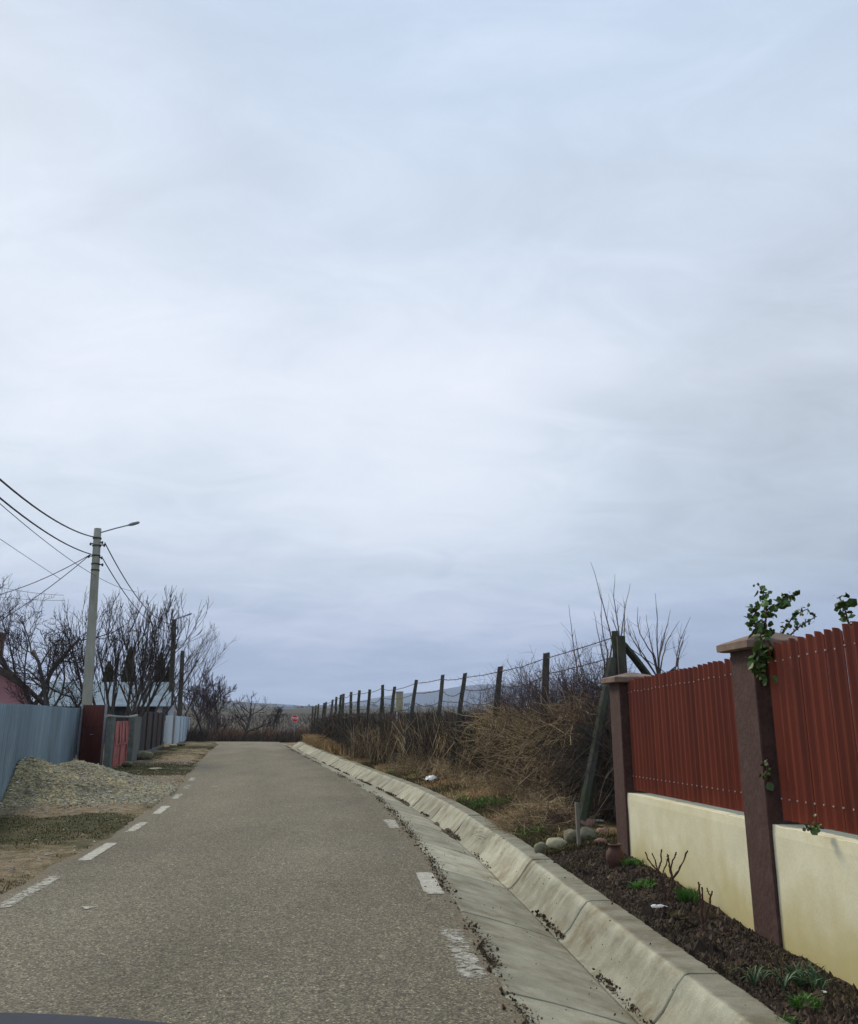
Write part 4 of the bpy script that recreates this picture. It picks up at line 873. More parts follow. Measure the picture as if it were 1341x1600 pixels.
# ------------------------------------------------------------------ poles and cables
def pole(label, px, Y, top, r0, r1, lean, arm=None, seed=0, z0=-.1):
    T = np.array(top); t_ = thing('utility_pole', label, 'utility pole', (T[0] + lean, Y, 0))
    B = np.array([T[0] + lean, Y, z0]); m = MB(); k_ = np.linspace(0, 1, 14)[:, None]
    m.tube(B + (T - B) * k_, np.linspace(r0, r1, 14), 12); m.build('shaft', M['pole'] if seed == 0 else M['post'], t_, smooth=True)
    for zz, rr in ((.35, 1.12), (.62, 1.15), (.98, 1.1), (1.28, 1.12), (1.5, 1.1)):
        c = T + (B - T) * (zz / (T[2] - B[2])); m = MB(); m.lathe((c[0], c[1], c[2] - .03), [(r1 * 1.02, 0), (r1 * rr * 1.08, 0), (r1 * rr * 1.08, .05), (r1 * 1.02, .05)], 12); m.build('band', M['poledark'], t_)
    for zz, dx in ((.5, .16), (.6, .22), (1.05, .17), (1.3, .2), (1.0, -.2), (.55, -.17)):
        c = T + (B - T) * (zz / (T[2] - B[2])); sx = 1 if dx > 0 else -1
        m = MB(); m.box((c[0] + dx * .8, c[1] - .02, c[2]), (abs(dx) * .6, .02, .018)); m.lathe((c[0] + dx * 1.25, c[1] - .02, c[2] - .07), [(.0, 0), (.03, .01), (.04, .04), (.025, .06), (.035, .09), (.0, .12)], 8); m.build('insulator_bracket', M['poledark'], t_)
    if arm is not None:
        a0, a1 = np.array(arm[0]), np.array(arm[1]); m = MB(); m.tube([a0 - (a1 - a0) * .12, a0, (a0 + a1) / 2 + np.array([0, 0, .01]), a1], .022 if Y < 40 else .04, 6); ar = m.build('lamp_arm', M['galv'], t_)
        d = (a1 - a0) / np.linalg.norm(a1 - a0); m = MB(); k_ = np.array([0, .06, .2, .38, .44])
        m.tube(a1[None] - d * .05 + d * k_[:, None], [.03, .05, .065, .055, .02], 8); m.build('lamp_head', M['galv'], t_)
    return t_
T1 = at(153, 826, 28.5)
pole('tall pale concrete utility pole with street lamp arm behind the red gate', 153, 28.5, T1, .185, .125, -.02 + .33, arm=(at(158, 832, 28.5), at(203, 820, 28.2)))
T2 = at(272.5, 968, 54); T3 = at(285.5, 1017, 84)
pole('second utility pole with small lamp arm, by the pale painted fence', 272, 54, T2, .19, .15, .25, arm=(at(274, 968, 54), at(293, 961, 53.5)), seed=1)
pole('most distant utility pole, just behind the second one', 285, 84, T3, .26, .2, 0.2, seed=1)
def cable(p0, p1, sag, r, label, n=40):
    p0, p1 = np.array(p0, float), np.array(p1, float); f = np.linspace(0, 1, n)[:, None]; P = p0 * (1 - f) + p1 * f; P[:, 2:] -= 4 * sag * f * (1 - f)
    m = MB(); m.tube(P, r, 5); return tag(m.build('overhead_cable', M['cable'], origin=p0), label, 'overhead cable', 'cables strung from the utility poles')
def through(p0, mid, f, extra, r, label):
    """cable from p0 that passes through mid at fraction f, ending at a far pole top extra"""
    p0, mid, e = map(np.array, (p0, mid, extra)); s_ = ((p0[2] * (1 - f) + e[2] * f) - mid[2]) / (4 * f * (1 - f)); return cable(p0, e, s_, r, label)
def prev_end(p0, mid, f, z): e = p0 + (mid - p0) / f; e[2] = z; return e
a = at(147, 839, 28.4); mdd = at(0, 749, 16.2); through(a, mdd, .335, prev_end(a, mdd, .335, 8.0), .022, 'uppermost thick twisted cable leaving the tall pole to the near side')
a = at(143, 866, 28.4); mdd = at(0, 778, 16.2); through(a, mdd, .335, prev_end(a, mdd, .335, 7.2), .02, 'second thick cable below the uppermost one')
a = at(214, 925, 40); mdd = at(0, 787, 16.5); through(a, mdd, .5, prev_end(a, mdd, .5, 7.0), .009, 'thin cable slanting down behind the tall pole')
a = at(95, 905, 33); mdd = at(0, 842, 24); through(a, mdd, .5, prev_end(a, mdd, .5, 6.5), .009, 'thin short cable ending in the tree tops')
a = at(142, 866, 28.5); e = at(0, 921, 30); cable(a, a + (e - a) * 1.35, .25, .014, 'service cable drooping from the tall pole, upper of two')
e = at(0, 963, 31); cable(a, a + (e - a) * 1.35, .22, .014, 'service cable drooping from the tall pole, lower of two')
a = at(100, 930, 34); e = at(-40, 908, 30); cable(a, e, .1, .008, 'faint thin cable crossing left of the tall pole, upper')
a = at(102, 938, 34); e = at(-40, 927, 30); cable(a, e, .08, .008, 'faint thin cable crossing left of the tall pole, lower')
a = at(164, 848, 28.5); cable(a, at(271, 975, 54), .75, .02, 'thick cable running on from the tall pole to the second pole')
a = at(161, 873, 28.5); cable(a, at(271, 987, 54), .7, .018, 'lower cable running on from the tall pole to the second pole')

# ------------------------------------------------------------------ bare trees on the left and beyond
def tr(label, px, Y, top_y, seed, r0=.12, k=1.0, **kw):
    b = at(px, 1115, Y); H = at(px, top_y, Y)[2]; return tree('bare_tree', label, 'tree', (b[0], Y, gzs(b[0], Y)), H * k, r0, seed, group='bare leafless trees', **kw)
tr('dark crooked bare tree above the pink house roof', 28, 38, 950, 101, r0=.14, rmin=.011, kids=(7, 6, 5, 4), up=.15, wander=.22, ang=.85)
tr('bare fruit tree with forked trunk between the pink house and the tall pole', 66, 30.5, 935, 102, r0=.12, rmin=.010, kids=(8, 6, 5, 4), up=.2, wander=.2, ang=.9)
tr('bare tree leaning into the tall utility pole', 132, 35, 880, 103, r0=.13, rmin=.010, kids=(8, 6, 5, 4), lean=(-.15, 0), up=.4)
tr('wide many stemmed bare tree fanning up behind the garden gate', 186, 31.5, 918, 104, r0=.11, rmin=.0105, stems=9, spread=.55, kids=(6, 5, 5), up=.4, wander=.09, ang=.6)
tr('many stemmed bare tree fanning out beyond the plank fence', 224, 46, 940, 105, r0=.10, stems=6, spread=.5, kids=(5, 5, 4), up=.4, wander=.10, lean=(.12, 0), ang=.6)
tr('bare tree reaching out beyond the second pole', 262, 64, 975, 106, r0=.11, stems=3, spread=.5, kids=(6, 5, 4), up=.4, lean=(.08, 0), rmin=.011)
tr('low twiggy bare tree in front of the zinc roof', 105, 33, 1030, 107, r0=.08, stems=3, spread=.7, kids=(6, 5, 5), up=.3)
tr('bushy reddish bare tree past the pale painted fence', 325, 62, 1045, 108, r0=.13, stems=3, spread=.5, kids=(7, 6, 5, 4), up=.35, m2='twigp', rmin=.013)
tr('reddish bare tree half behind the distant pole', 300, 70, 1030, 109, r0=.13, stems=3, spread=.4, kids=(7, 6, 5, 3), up=.35, m2='twigp', rmin=.014)
tr('dark bare tree standing alone beyond the end of the road', 381, 62, 1070, 110, r0=.16, stems=1, start=.28, kids=(7, 5, 5), up=.30, rmin=.012, ang=.95, ratio=.8)
tr('smallest bare tree beyond the end of the road, near the stop sign', 427, 66, 1090, 118, r0=.13, stems=1, start=.3, kids=(6, 6, 5), up=.32, rmin=.013, ang=.95, ratio=.8)
for i, (px, Y, ty, sd) in enumerate([(343, 75, 1085, 112)]):
    bush(['bare bush between the reddish tree and the lone dark tree', 'low bare bush left of the lone dark tree'][i], px, Y, at(px, ty, Y)[2] * .8, .5, sd, rmin=.012, r0=.08, grp='bare leafless trees')
# bronzed conifers
def conifer(label, px, Y, top_y, wpx, seed, mt, splitn=1):
    b = at(px, 1110, Y); g = np.array([b[0], Y, gzs(b[0], Y)]); H = at(px, top_y, Y)[2] - g[2]; W = wpx / FPX * Y / 2
    t_ = thing('conifer', label, 'conifer', g, 'dark conifers over the zinc roof'); r = np.random.default_rng(seed)
    m = MB(); m.tube([g, g + np.array([0, 0, H * .9])], [.12, .03], 6); m.build('trunk', M['bark'], t_)
    n = 16000; zf = r.random(n) ** 1.2; a = r.random(n) * 6.283
    prof = np.where(zf < .45, 1, np.clip((1 - zf) / .55, 0, 1) ** .62) * (1 + .18 * np.sin(a * 3 + zf * 5 + seed) + .14 * vn(zf * 9, a, 1.3, seed))
    rr = W * prof * (r.random(n) ** .28); c = np.stack([g[0] + rr * np.cos(a), g[1] + rr * np.sin(a), g[2] + .2 + zf * (H - .2)], -1)
    s_ = .11; d1 = r.normal(size=(n, 3)) * s_ * .4; d2 = np.stack([r.normal(size=n) * .3, r.normal(size=n) * .3, 1 + 0 * zf], -1) * s_
    V = np.stack([c - d1, c + d1, c + d2], 1).reshape(-1, 3); m = MB(); m.add(V, np.arange(3 * n).reshape(n, 3), np.repeat(np.clip(.5 + vn(zf * 6, a, 2, seed) + r.normal(0, .2, n), 0, 1), 3))
    m.build('crown', M[mt], t_)
conifer('stout rounded dark conifer just right of the tall pole', 164, 60, 1035, 26, 121, 'thuja')
conifer('tallest dark conifer with pointed top above the zinc roof', 196, 60, 1012, 27, 122, 'thuja')
conifer('purplish dark conifer above the right half of the zinc roof', 245, 60, 1022, 26, 123, 'thujap')
conifer('slim bronze green conifer beside the purplish one', 259, 61, 1043, 11, 124, 'thuja')

# ------------------------------------------------------------------ stop sign
c = at(461, 1122.5, 62); g = gzs(c[0], 62); sr = .27
ss = thing('stop_sign', 'red octagonal stop sign at the end of the road', 'road sign', (c[0], 62, g))
oc = [(c[0] + sr * math.cos(R(22.5 + 45 * i)), 62, c[2] + sr * math.sin(R(22.5 + 45 * i))) for i in range(8)]
m = MB(); m.prism(oc, (0, .012, 0)); plate = m.build('plate', M['signwhite'], ss)
oc2 = [(c[0] + sr * .93 * math.cos(R(22.5 + 45 * i)), 61.996, c[2] + sr * .93 * math.sin(R(22.5 + 45 * i))) for i in range(8)]
m = MB(); m.prism(oc2, (0, .003, 0)); m.build('red_field', M['signred'], plate)
tcv = bpy.data.curves.new('stop_lettering', 'FONT'); tcv.body = 'STOP'; tcv.size = .215; tcv.align_x = 'CENTER'; tcv.align_y = 'CENTER'; tcv.extrude = .002; tcv.offset = .006
to = bpy.data.objects.new('tmp', tcv); me = bpy.data.meshes.new_from_object(to); me.name = 'lettering'
bpy.data.objects.remove(to); bpy.data.curves.remove(tcv)
lo = bpy.data.objects.new('lettering', me); COL.objects.link(lo); me.materials.clear(); me.materials.append(M['signwhite'])
lo.parent = plate; lo.rotation_euler = (R(90), 0, 0); lo.location = np.array([c[0], 61.990, c[2]]) - WL[plate.name]
m = MB(); m.tube([(c[0], 62.04, g), (c[0], 62.04, c[2] + .2)], .03, 6); m.build('pole', M['galv'], ss)

# ------------------------------------------------------------------ scrub, fields, hills
r = np.random.default_rng(131)
n = 9000; Y = r.uniform(60.5, 66, n); x = r.uniform(-30, -3, n); H = .75 + vn(x, Y, .35, 132) * 1.3
m = MB(); d = r.normal(size=(n, 3)) * .5; d[:, 2] = 1
twigs(m, np.stack([x, Y, gz(x, Y) + r.random(n) * .3], -1), d, np.maximum(H, .15), .012, seed=133)
tag(m.build('scrub_hedge', M['dryd'], origin=(-14, 62, 0)), 'dark scrubby hedge line crossing beyond the end of the road', 'hedge', kind='stuff')
n = 3500; cl = np.array([-25.5, -23, -21.5, -20, -18.5, -15.5, -14, -12, -9.5]); ci = r.integers(0, len(cl), n); x = cl[ci] + r.normal(0, .45, n); Y = 63.5 + r.normal(0, .8, n)
m = MB(); d = r.normal(size=(n, 3)) * .45; d[:, 2] = 1; twigs(m, np.stack([x, Y, gz(x, Y) + r.random(n) * .5], -1), d, r.uniform(.4, 1.1, n), .014, seed=134)
tag(m.build('rusty_scrub', M['orange'], origin=(-16, 63, 0)), 'rusty orange twiggy scrub in the hedge line beyond the road', 'scrub', kind='stuff')
n = 14000; Y = 68 + 260 * r.random(n) ** 1.7; x = r.uniform(-.62, .35, n) * Y; row = np.round(Y / 4) * 4 + r.normal(0, .3, n)
m = MB(); d = r.normal(size=(n, 3)) * .35; d[:, 2] = 1; twigs(m, np.stack([x, row, gz(x, row)], -1), d, r.uniform(.4, .9, n), .018 + row * .00022, seed=135, K=4)
tag(m.build('vineyard_rows', M['twigp'], origin=(-20, 120, 0)), 'rows of dormant vines on the field beyond the road', 'vineyard', kind='stuff')
def ridge(name, pxs, pys, dist, depth, mt, kind='structure', rough=.0, seed=1, nx=300, sc=.004):
    u = np.linspace(pxs[0], pxs[-1], nx); yv = np.interp(u, pxs, pys); k_ = np.ones(9) / 9; yv = np.convolve(np.pad(yv, 4, mode='edge'), k_, 'valid')
    f = np.linspace(-1, 1, 25); P = np.zeros((nx, 25, 3))
    for i in range(nx):
        T = at(u[i], yv[i], dist)
        for j, q in enumerate(f):
            Yq = dist + q * depth; X_ = T[0] * Yq / dist; base = float(far_z(np.array(X_), np.array(Yq))) - 5
            P[i, j] = (X_, Yq, base + (T[2] - base) * math.cos(q * math.pi / 2) ** 1.2)
    P[..., 2] += (vn(P[..., 0], P[..., 1], sc, seed, 5) * rough) * (1 - np.abs(f))[None]
    m = MB(); m.grid(P, flip=False); o = m.build(name, mt, smooth=True); o['kind'] = kind; return o
ridge('hills', [-200, 60, 200, 300, 335, 350, 400, 440, 480, 520, 600, 700], [1100, 1098, 1100, 1101, 1096, 1095, 1100, 1102, 1105, 1107, 1110, 1112], 2600, 900, M['hill'], rough=14, seed=3)
ridge('mountain', [440, 500, 540, 580, 630, 680, 720, 760, 820, 900, 1000, 1200, 1500], [1116, 1104, 1098, 1091, 1083, 1079, 1073, 1069, 1072, 1078, 1070, 1075, 1085], 6200, 700, M['mount'], rough=30, seed=5, sc=.002)
ridge('hills', [500, 560, 620, 660, 720, 760, 900, 1100, 1400], [1112, 1106, 1109, 1106, 1108, 1105, 1107, 1103, 1106], 1500, 500, M['hill'], rough=10, seed=7, sc=.01)
# far woods, one mass
r = np.random.default_rng(141); n = 2600; Yt = r.uniform(900, 2600, n); xt = r.uniform(-.7, .6, n) * Yt; cl = vn(xt, Yt, .004, 9) > .04; Yt, xt = Yt[cl], xt[cl]; n = len(Yt)
zt = far_z(xt, Yt); K_ = 14; V = []; m = MB()
c = np.repeat(np.stack([xt, Yt, zt], -1), K_, 0); sz = np.repeat(r.uniform(3, 6, n), K_); o_ = r.normal(size=(n * K_, 3)) * np.stack([sz * .5, sz * .5, sz * .28], -1); c = c + o_; c[:, 2] += sz * .5
d1 = r.normal(size=(n * K_, 3)) * sz[:, None] * .25; d2 = r.normal(size=(n * K_, 3)) * sz[:, None] * .25; d2[:, 2] += sz * .2
m.add(np.stack([c - d1, c + d1, c + d2], 1).reshape(-1, 3), np.arange(3 * n * K_).reshape(-1, 3), np.repeat(r.random(n * K_), 3))
tag(m.build('far_woods', M['twig'], origin=(0, 900, 0)), 'dark far-off tree belts on the fields', 'woods', kind='stuff')
# distant white houses
for i, (px, py, Y, wd, lb) in enumerate([(398, 1107, 1900, 14, 'tiny white house on the far hillside behind the lone bare tree'), (445, 1118, 1100, 22, 'long pale farm building on the field left of the stop sign'), (637, 1111, 700, 8, 'small white house seen through the barbed wire, under the mountain')]):
    c = at(px, py, Y); g = float(far_z(np.array(c[0]), np.array(Y))) - 2; h = max(c[2] - g, 3.5) + 1
    t_ = thing('far_house', lb, 'house', (c[0], Y, g), 'far pale buildings')
    m = MB(); m.box((c[0], Y, g + h / 2), (wd / 2, 4, h / 2)); m.build('wall', M['whitewall'], t_)
    m = MB(); m.prism([(c[0] - wd / 2 - .5, Y - 4.6, g + h), (c[0] - wd / 2 - .5, Y + 4.6, g + h), (c[0] - wd / 2 - .5, Y, g + h + 2.6)], (wd + 1, 0, 0)); m.build('roof', M['zincroof'] if i else M['tilered'], t_)
# pale tower beyond the wire
c = at(624, 1097, 90); g = gzs(c[0], 90); top = at(624, 1082, 90)[2]
st_ = thing('silo', 'pale narrow tower with slanted lid seen between posts through the barbed wire', 'tower', (c[0], 90, g))
m = MB(); m.box((c[0], 90, (top + g) / 2), (.36, .36, (top - g) / 2), rz=.15); m.build('body', M['palestone'], st_)
m = MB(); m.box((c[0], 90, top + .06), (.42, .42, .05), rz=.15, lean=(0, 0), taper=(.9, .9)); m.build('lid', M['galv'], st_)

# ------------------------------------------------------------------ things in the flower bed and on the verge
def stone(label, px, py, sz, mt, seed, z=None, name='river_stone', grp='stones edging the flower bed'):
    p = gp(px, py, .12 if z is None else z); g = gzs(p[0], p[1]); r = np.random.default_rng(seed)
    m = MB(); S_, T_ = 16, 10; th = np.linspace(0, math.pi, T_); an = np.arange(S_) * 2 * math.pi / S_
    V = np.stack([np.sin(th)[:, None] * np.cos(an), np.sin(th)[:, None] * np.sin(an), np.cos(th)[:, None] + 0 * an], -1)
    V = np.sign(V) * np.abs(V) ** .85
    nn = vn(V[..., 0] * 1.3 + seed, V[..., 1] * 1.3 + V[..., 2], 1.1, seed); V = V * (1 + .75 * nn[..., None] + .25 * vn(V[..., 0] * 4 + seed, V[..., 1] * 4 + V[..., 2] * 3, 1, seed + 1)[..., None]) * (np.array(sz) / 2)
    a = r.uniform(-.4, .4); X_ = V[..., 0] * math.cos(a) - V[..., 1] * math.sin(a); Y_ = V[..., 0] * math.sin(a) + V[..., 1] * math.cos(a)
    V = np.stack([X_ + p[0], Y_ + p[1], V[..., 2] + g + sz[2] * .36], -1); i = np.arange(T_ * S_).reshape(T_, S_); j = np.roll(i, -1, 1)
    m.add(V.reshape(-1, 3), np.stack([i[:-1], i[1:], j[1:], j[:-1]], -1).reshape(-1, 4)); return tag(m.build(name, M[mt], origin=(p[0], p[1], g), smooth=True), label, 'stone', grp)
stone('small round grey stone at the ditch end of the stone edging', 846, 1322, (.15, .16, .14), 'stone', 151)
stone('large pale oblong stone in the edging at the bramble foot', 869, 1321, (.27, .19, .16), 'palestone', 152)
stone('grey oval stone touching the wooden stake', 896, 1318, (.20, .2, .18), 'stone', 153)
stone('greenish grey stone just right of the wooden stake', 918, 1320, (.24, .2, .18), 'stone', 154)
stone('upper brown rubble stone between stake and far pillar', 941, 1312, (.15, .14, .11), 'redstone', 155)
stone('lower brown rubble stone between stake and far pillar', 940, 1324, (.14, .12, .08), 'redstone', 156)
stone('reddish lump of rubble behind the wooden stake', 914, 1298, (.26, .2, .14), 'redstone', 157)
stone('flat pale chip of stone near the far pillar foot', 936, 1298, (.14, .1, .04), 'palestone', 158)
stone('mossy boulder lying by the dark plank fence', 222, 1189, (.85, .6, .35), 'stone', 161, z=0, grp='stones on the left verge')
stone('small grey stone at the garden gate foot', 199, 1199, (.35, .25, .2), 'stone', 162, z=0, grp='stones on the left verge')
stone('pale stone at the corner of the painted fence', 271, 1167, (.4, .3, .16), 'palestone', 163, z=0, grp='stones on the left verge')
stone('larger pale stone in front of the long painted fence', 282, 1166, (.5, .35, .2), 'stone', 164, z=0, grp='stones on the left verge')
stone('flat whitish slab lying on the green verge', 243, 1203, (.35, .5, .06), 'palestone', 165, z=0, grp='stones on the left verge')
p = gp(905, 1322, .14); g = gzs(p[0], p[1]); m = MB(); m.box((p[0], p[1], g + .22), (.019, .016, .27), rz=.3, lean=(-.01, 0), bev=.003)
tag(m.build('wooden_stake', M['wood'], origin=(p[0], p[1], g)), 'short grey wooden stake among the edging stones', 'stake')
p = gp(962, 1347, .15); g = gzs(p[0], p[1]); pot = thing('clay_pot', 'dark red clay pot standing at the foot of the far pillar', 'pot', (p[0], p[1], g))
m = MB(); m.lathe((p[0], p[1], g - .03), [(.0, 0), (.07, 0), (.085, .03), (.095, .08), (.085, .13), (.062, .165), (.055, .18), (.055, .20)], 20); m.build('body', M['clay'], pot, smooth=True)
m = MB(); m.lathe((p[0], p[1], g + .165), [(.05, 0), (.066, .0), (.068, .018), (.054, .02), (.05, .0)], 20); m.build('rim', M['clay'], pot, smooth=True)
# pruned roses
def rose(label, base, branches, z, seed):
    r = np.random.default_rng(seed); p = gp(base[0], base[1], z); g = gzs(p[0], p[1]); Y = p[1]
    t_ = thing('pruned_rose', label, 'rose bush', (p[0], Y, g), 'cut back roses in the bed')
    for path, rad in branches:
        m = MB(); q = np.array([at(x, y, Y + dy) for x, y, dy in path]); 
        if path[0][:2] == base: q[0] = (p[0], Y, g - .03)
        f = np.linspace(0, len(q) - 1, 12); qq = np.stack([np.interp(f, np.arange(len(q)), q[:, k_]) for k_ in range(3)], -1); qq[1:-1] += r.normal(0, .0025, (10, 3))
        m.tube(qq, np.linspace(rad, rad * .75, 12) * (1 + .12 * r.normal(size=12)), 7, tint=r.random())
        th = qq[r.integers(1, 11, 7)]; d = r.normal(size=(7, 3)); d[:, 2] = abs(d[:, 2]); twigs(m, th, d, .016, rad * .45, seed=seed, K=3, S=4, curl=0)
        m.build('stem', M['redstem'], t_)
rose('larger pruned rose bush with a fan of bare stems against the cream wall', (1042, 1408), [([(1042, 1408, 0), (1051, 1374, 0)], .013), ([(1051, 1374, 0), (1046, 1355, .02), (1043, 1334, .03)], .008), ([(1051, 1374, 0), (1048, 1355, -.02), (1057, 1331, -.03)], .007), ([(1051, 1374, 0), (1062, 1358, -.03), (1075, 1329, -.05)], .008), ([(1042, 1408, 0), (1034, 1380, .05), (1028, 1360, .06)], .011), ([(1028, 1360, .06), (1016, 1348, .08), (1008, 1331, .1)], .007), ([(1028, 1360, .06), (1024, 1345, .06), (1019, 1333, .06)], .006), ([(1028, 1360, .06), (1033, 1345, .1), (1034, 1327, .1)], .007), ([(1034, 1370, .05), (1041, 1350, .02), (1045, 1336, .02)], .006)], .09, 171)
rose('smaller pruned rose with three short knobbly stems', (1099, 1450), [([(1099, 1450, 0), (1095, 1413, 0), (1091, 1378, 0)], .009), ([(1097, 1425, 0), (1098, 1405, .02), (1097, 1386, .02)], .008), ([(1102, 1440, 0), (1107, 1416, -.03), (1113, 1392, -.04)], .008), ([(1110, 1405, -.03), (1105, 1387, -.05)], .005)], .08, 172)
def tuft(name, label, px, py, n, h, wd, rad, mt, seed, lean=.5, z=.08, cat='plant', spread=None, grp='small green plants in the bed'):
    p = gp(px, py, z); r = np.random.default_rng(seed); a = r.random(n) * 6.28; q = rad * np.sqrt(r.random(n)); x = p[0] + q * np.cos(a); y = p[1] + q * np.sin(a) * (spread or 1); zz = gz(x, y) - .005
    m = MB(); blades(m, np.stack([x, y, zz], -1), h, wd, lean=lean, seed=seed); return tag(m.build(name, M[mt], origin=(p[0], p[1], float(zz[0]))), label, cat, grp)
tuft('grass_tuft', 'bright green tuft of grass near the bottom of the bed', 1257, 1570, 300, .07, .007, .075, 'green', 181, lean=.8, z=.06)
tuft('moss_cushion', 'yellow green mossy cushion between the two pruned roses', 1060, 1430, 900, .03, .006, .085, 'grass', 182, lean=.8)
tuft('grass_tuft', 'green weed patch left of the larger pruned rose', 1003, 1388, 400, .06, .012, .11, 'green', 183, lean=.9)
tuft('grass_tuft', 'green weeds against the far pillar foot', 988, 1362, 380, .07, .010, .10, 'green', 184, lean=.9)
tuft('grass_tuft', 'grassy clump behind the moss cushion at the wall', 1075, 1412, 420, .11, .007, .08, 'green', 185, lean=.5)
tuft('grass_tuft', 'small green sprout at the very foot of the picture by the ditch lip', 1230, 1592, 200, .04, .008, .06, 'green', 186, lean=.8, z=.06)
tuft('grass_tuft', 'dull green leaves beside the pale snippet under the wall', 1262, 1535, 150, .10, .012, .10, 'blueleaf', 187, lean=.8, z=.06)
def straps(label, px, py, n, ln, seed, z=.07):
    p = gp(px, py, z); g = gzs(p[0], p[1]); r = np.random.default_rng(seed); m = MB()
    for i in range(n):
        a = r.uniform(0, 6.28); dx = np.array([math.cos(a), math.sin(a) * .6, 0]); L_ = ln * r.uniform(.6, 1.1); f = np.linspace(0, 1, 9)
        c = p[None] + dx * (L_ * f ** 1.2)[:, None]; c[:, 2] = g + L_ * .62 * np.sin(f * 2.5) ** 1.0; sd = np.cross(dx, (0, 0, 1)) * .009
        w_ = (1 - f ** 3)[:, None]; P = np.stack([c - sd * w_, c - np.array([0, 0, .003]), c + sd * w_], 1); m.grid(P, tint=r.random()); 
    return tag(m.build('daffodil_leaves', M['blueleaf'], origin=(p[0], p[1], g)), label, 'plant', 'arching leaf clumps in the bed')
straps('arching strap leaves of a flower clump under the nearer wall panel', 1225, 1540, 9, .17, 191)
straps('smaller clump of strap leaves nearer the ditch lip', 1178, 1532, 10, .15, 192)
straps('loose strap leaves by the wall right of the arching clump', 1254, 1532, 5, .10, 193)
for px, py, sx, sy, lb in [(1027, 1414, .075, .03, 'crumpled white plastic scrap beside the moss cushion'), (1286, 1540, .02, .02, 'tiny white scrap against the foot of the wall'), (674, 1222, .16, .16, 'white plastic bag caught in grass beyond the ditch'), (935, 1293, .09, .05, 'white shred of plastic by the reddish rubble')]:
    p = gp(px, py, .09); g = gzs(p[0], p[1]); r = np.random.default_rng(int(px)); f = np.linspace(-1, 1, 7); X_, Y_ = np.meshgrid(f, f, indexing='ij')
    k_ = 1 - .35 * np.abs(X_ * Y_); hgt = (.35 * (1 - X_ ** 2) * (1 - Y_ ** 2) + .2 * r.random((7, 7))) * sx * (1.6 if sx > .1 else .6)
    m = MB(); m.grid(np.stack([p[0] + X_ * sx * k_ + .02 * r.normal(size=(7, 7)) * sx * 5, p[1] + Y_ * sy * k_, g + .012 + hgt], -1), flip=True)
    tag(m.build('plastic_scrap', M['litter'], origin=(p[0], p[1], g)), lb, 'litter')
c = at(621, 1124, 26.3); x0 = rowx(26.3) - .65; m = MB(); m.tube([(c[0], c[1] - .4, c[2] + .22), (c[0] + .01, c[1] - .4, c[2] + .05), (c[0] + .03, c[1] - .4, c[2] - .12), (c[0] + .01, c[1] - .41, c[2] - .18)], [.018, .028, .03, .01], 6)
tag(m.build('rag', M['litter'], origin=c), 'pale rag tied to the fence below the barbed wire', 'rag')

# vines on the nearer pillar
def leaves(mb, pos, size, seed, droop=.3):
    r = np.random.default_rng(seed); n = len(pos); base = np.array([(0, 0, 0), (.38, .28, .06), (.42, .62, .03), (0, 1.0, -.08), (-.42, .62, .03), (-.38, .28, .06), (0, .5, -.06)])
    q = r.normal(size=(n, 3)); q[:, 2] -= droop; q /= np.linalg.norm(q, axis=1, keepdims=True); s_ = np.cross(q, r.normal(size=(n, 3))); s_ /= np.linalg.norm(s_, axis=1, keepdims=True); u = np.cross(s_, q)
    sz = (size * np.clip(r.lognormal(-.05, .38, n), .35, 1.9))[:, None, None]
    V = pos[:, None] + sz * (base[None, :, :1] * s_[:, None] + base[None, :, 1:2] * q[:, None] + base[None, :, 2:] * u[:, None])
    f = np.array([(0, 1, 6), (1, 2, 6), (2, 3, 6), (3, 4, 6), (4, 5, 6), (5, 0, 6)]); mb.add(V.reshape(-1, 3), (np.arange(n)[:, None, None] * 7 + f[None]).reshape(-1, 3), np.repeat(r.random(n), 7))
def vine(label, Y, paths, seed, dens=90, lsz=.045):
    r = np.random.default_rng(seed); p0 = at(paths[0][0][0], paths[0][0][1], Y); t_ = thing('climbing_vine', label, 'vine', p0, 'climbing plants on the wall')
    a = MB(); b = MB()
    for path in paths:
        q = np.array([at(x, y, Y + dy) for x, y, dy in [(*k_[:2], k_[2] if len(k_) > 2 else 0) for k_ in path]]); L_ = np.linalg.norm(np.diff(q, axis=0), axis=1).sum(); n = max(3, int(L_ * dens)); s = r.random(n) * (len(q) - 1)
        a.tube(q, np.linspace(.007, .003, len(q)), 5)
        c = np.stack([np.interp(s, np.arange(len(q)), q[:, k_]) for k_ in range(3)], -1) + r.normal(0, .012, (n, 3)); fat = path[0][3] if len(path[0]) > 3 else 1
        c += r.normal(0, .03 * (fat - 1), (n, 3)); leaves(b, c, lsz, seed + n)
    a.build('stem', M['redstem'], t_); b.build('foliage', M['leaf'], t_)
vine('leafy green vine climbing over the cap of the nearer brown pillar', 5.96, [
    [(1188, 1050, -.02, 2.2), (1186, 1020, -.04), (1190, 985, -.05), (1197, 965, -.03)], [(1194, 1000, -.04, 1.5), (1198, 960, -.03), (1196, 935, 0), (1187, 916, .02)],
    [(1198, 965, -.02), (1210, 948, 0), (1228, 934, .02), (1246, 926, .03)], [(1190, 985, -.04, 1.2), (1172, 975, -.03), (1176, 955, -.02), (1182, 945, 0)],
    [(1186, 1015, -.04, 1.8), (1192, 1035, -.03), (1187, 1056, -.03)], [(1200, 1000, -.05, 1.6), (1208, 1012, -.06), (1205, 1022, -.06)]], 201, dens=175, lsz=.042)
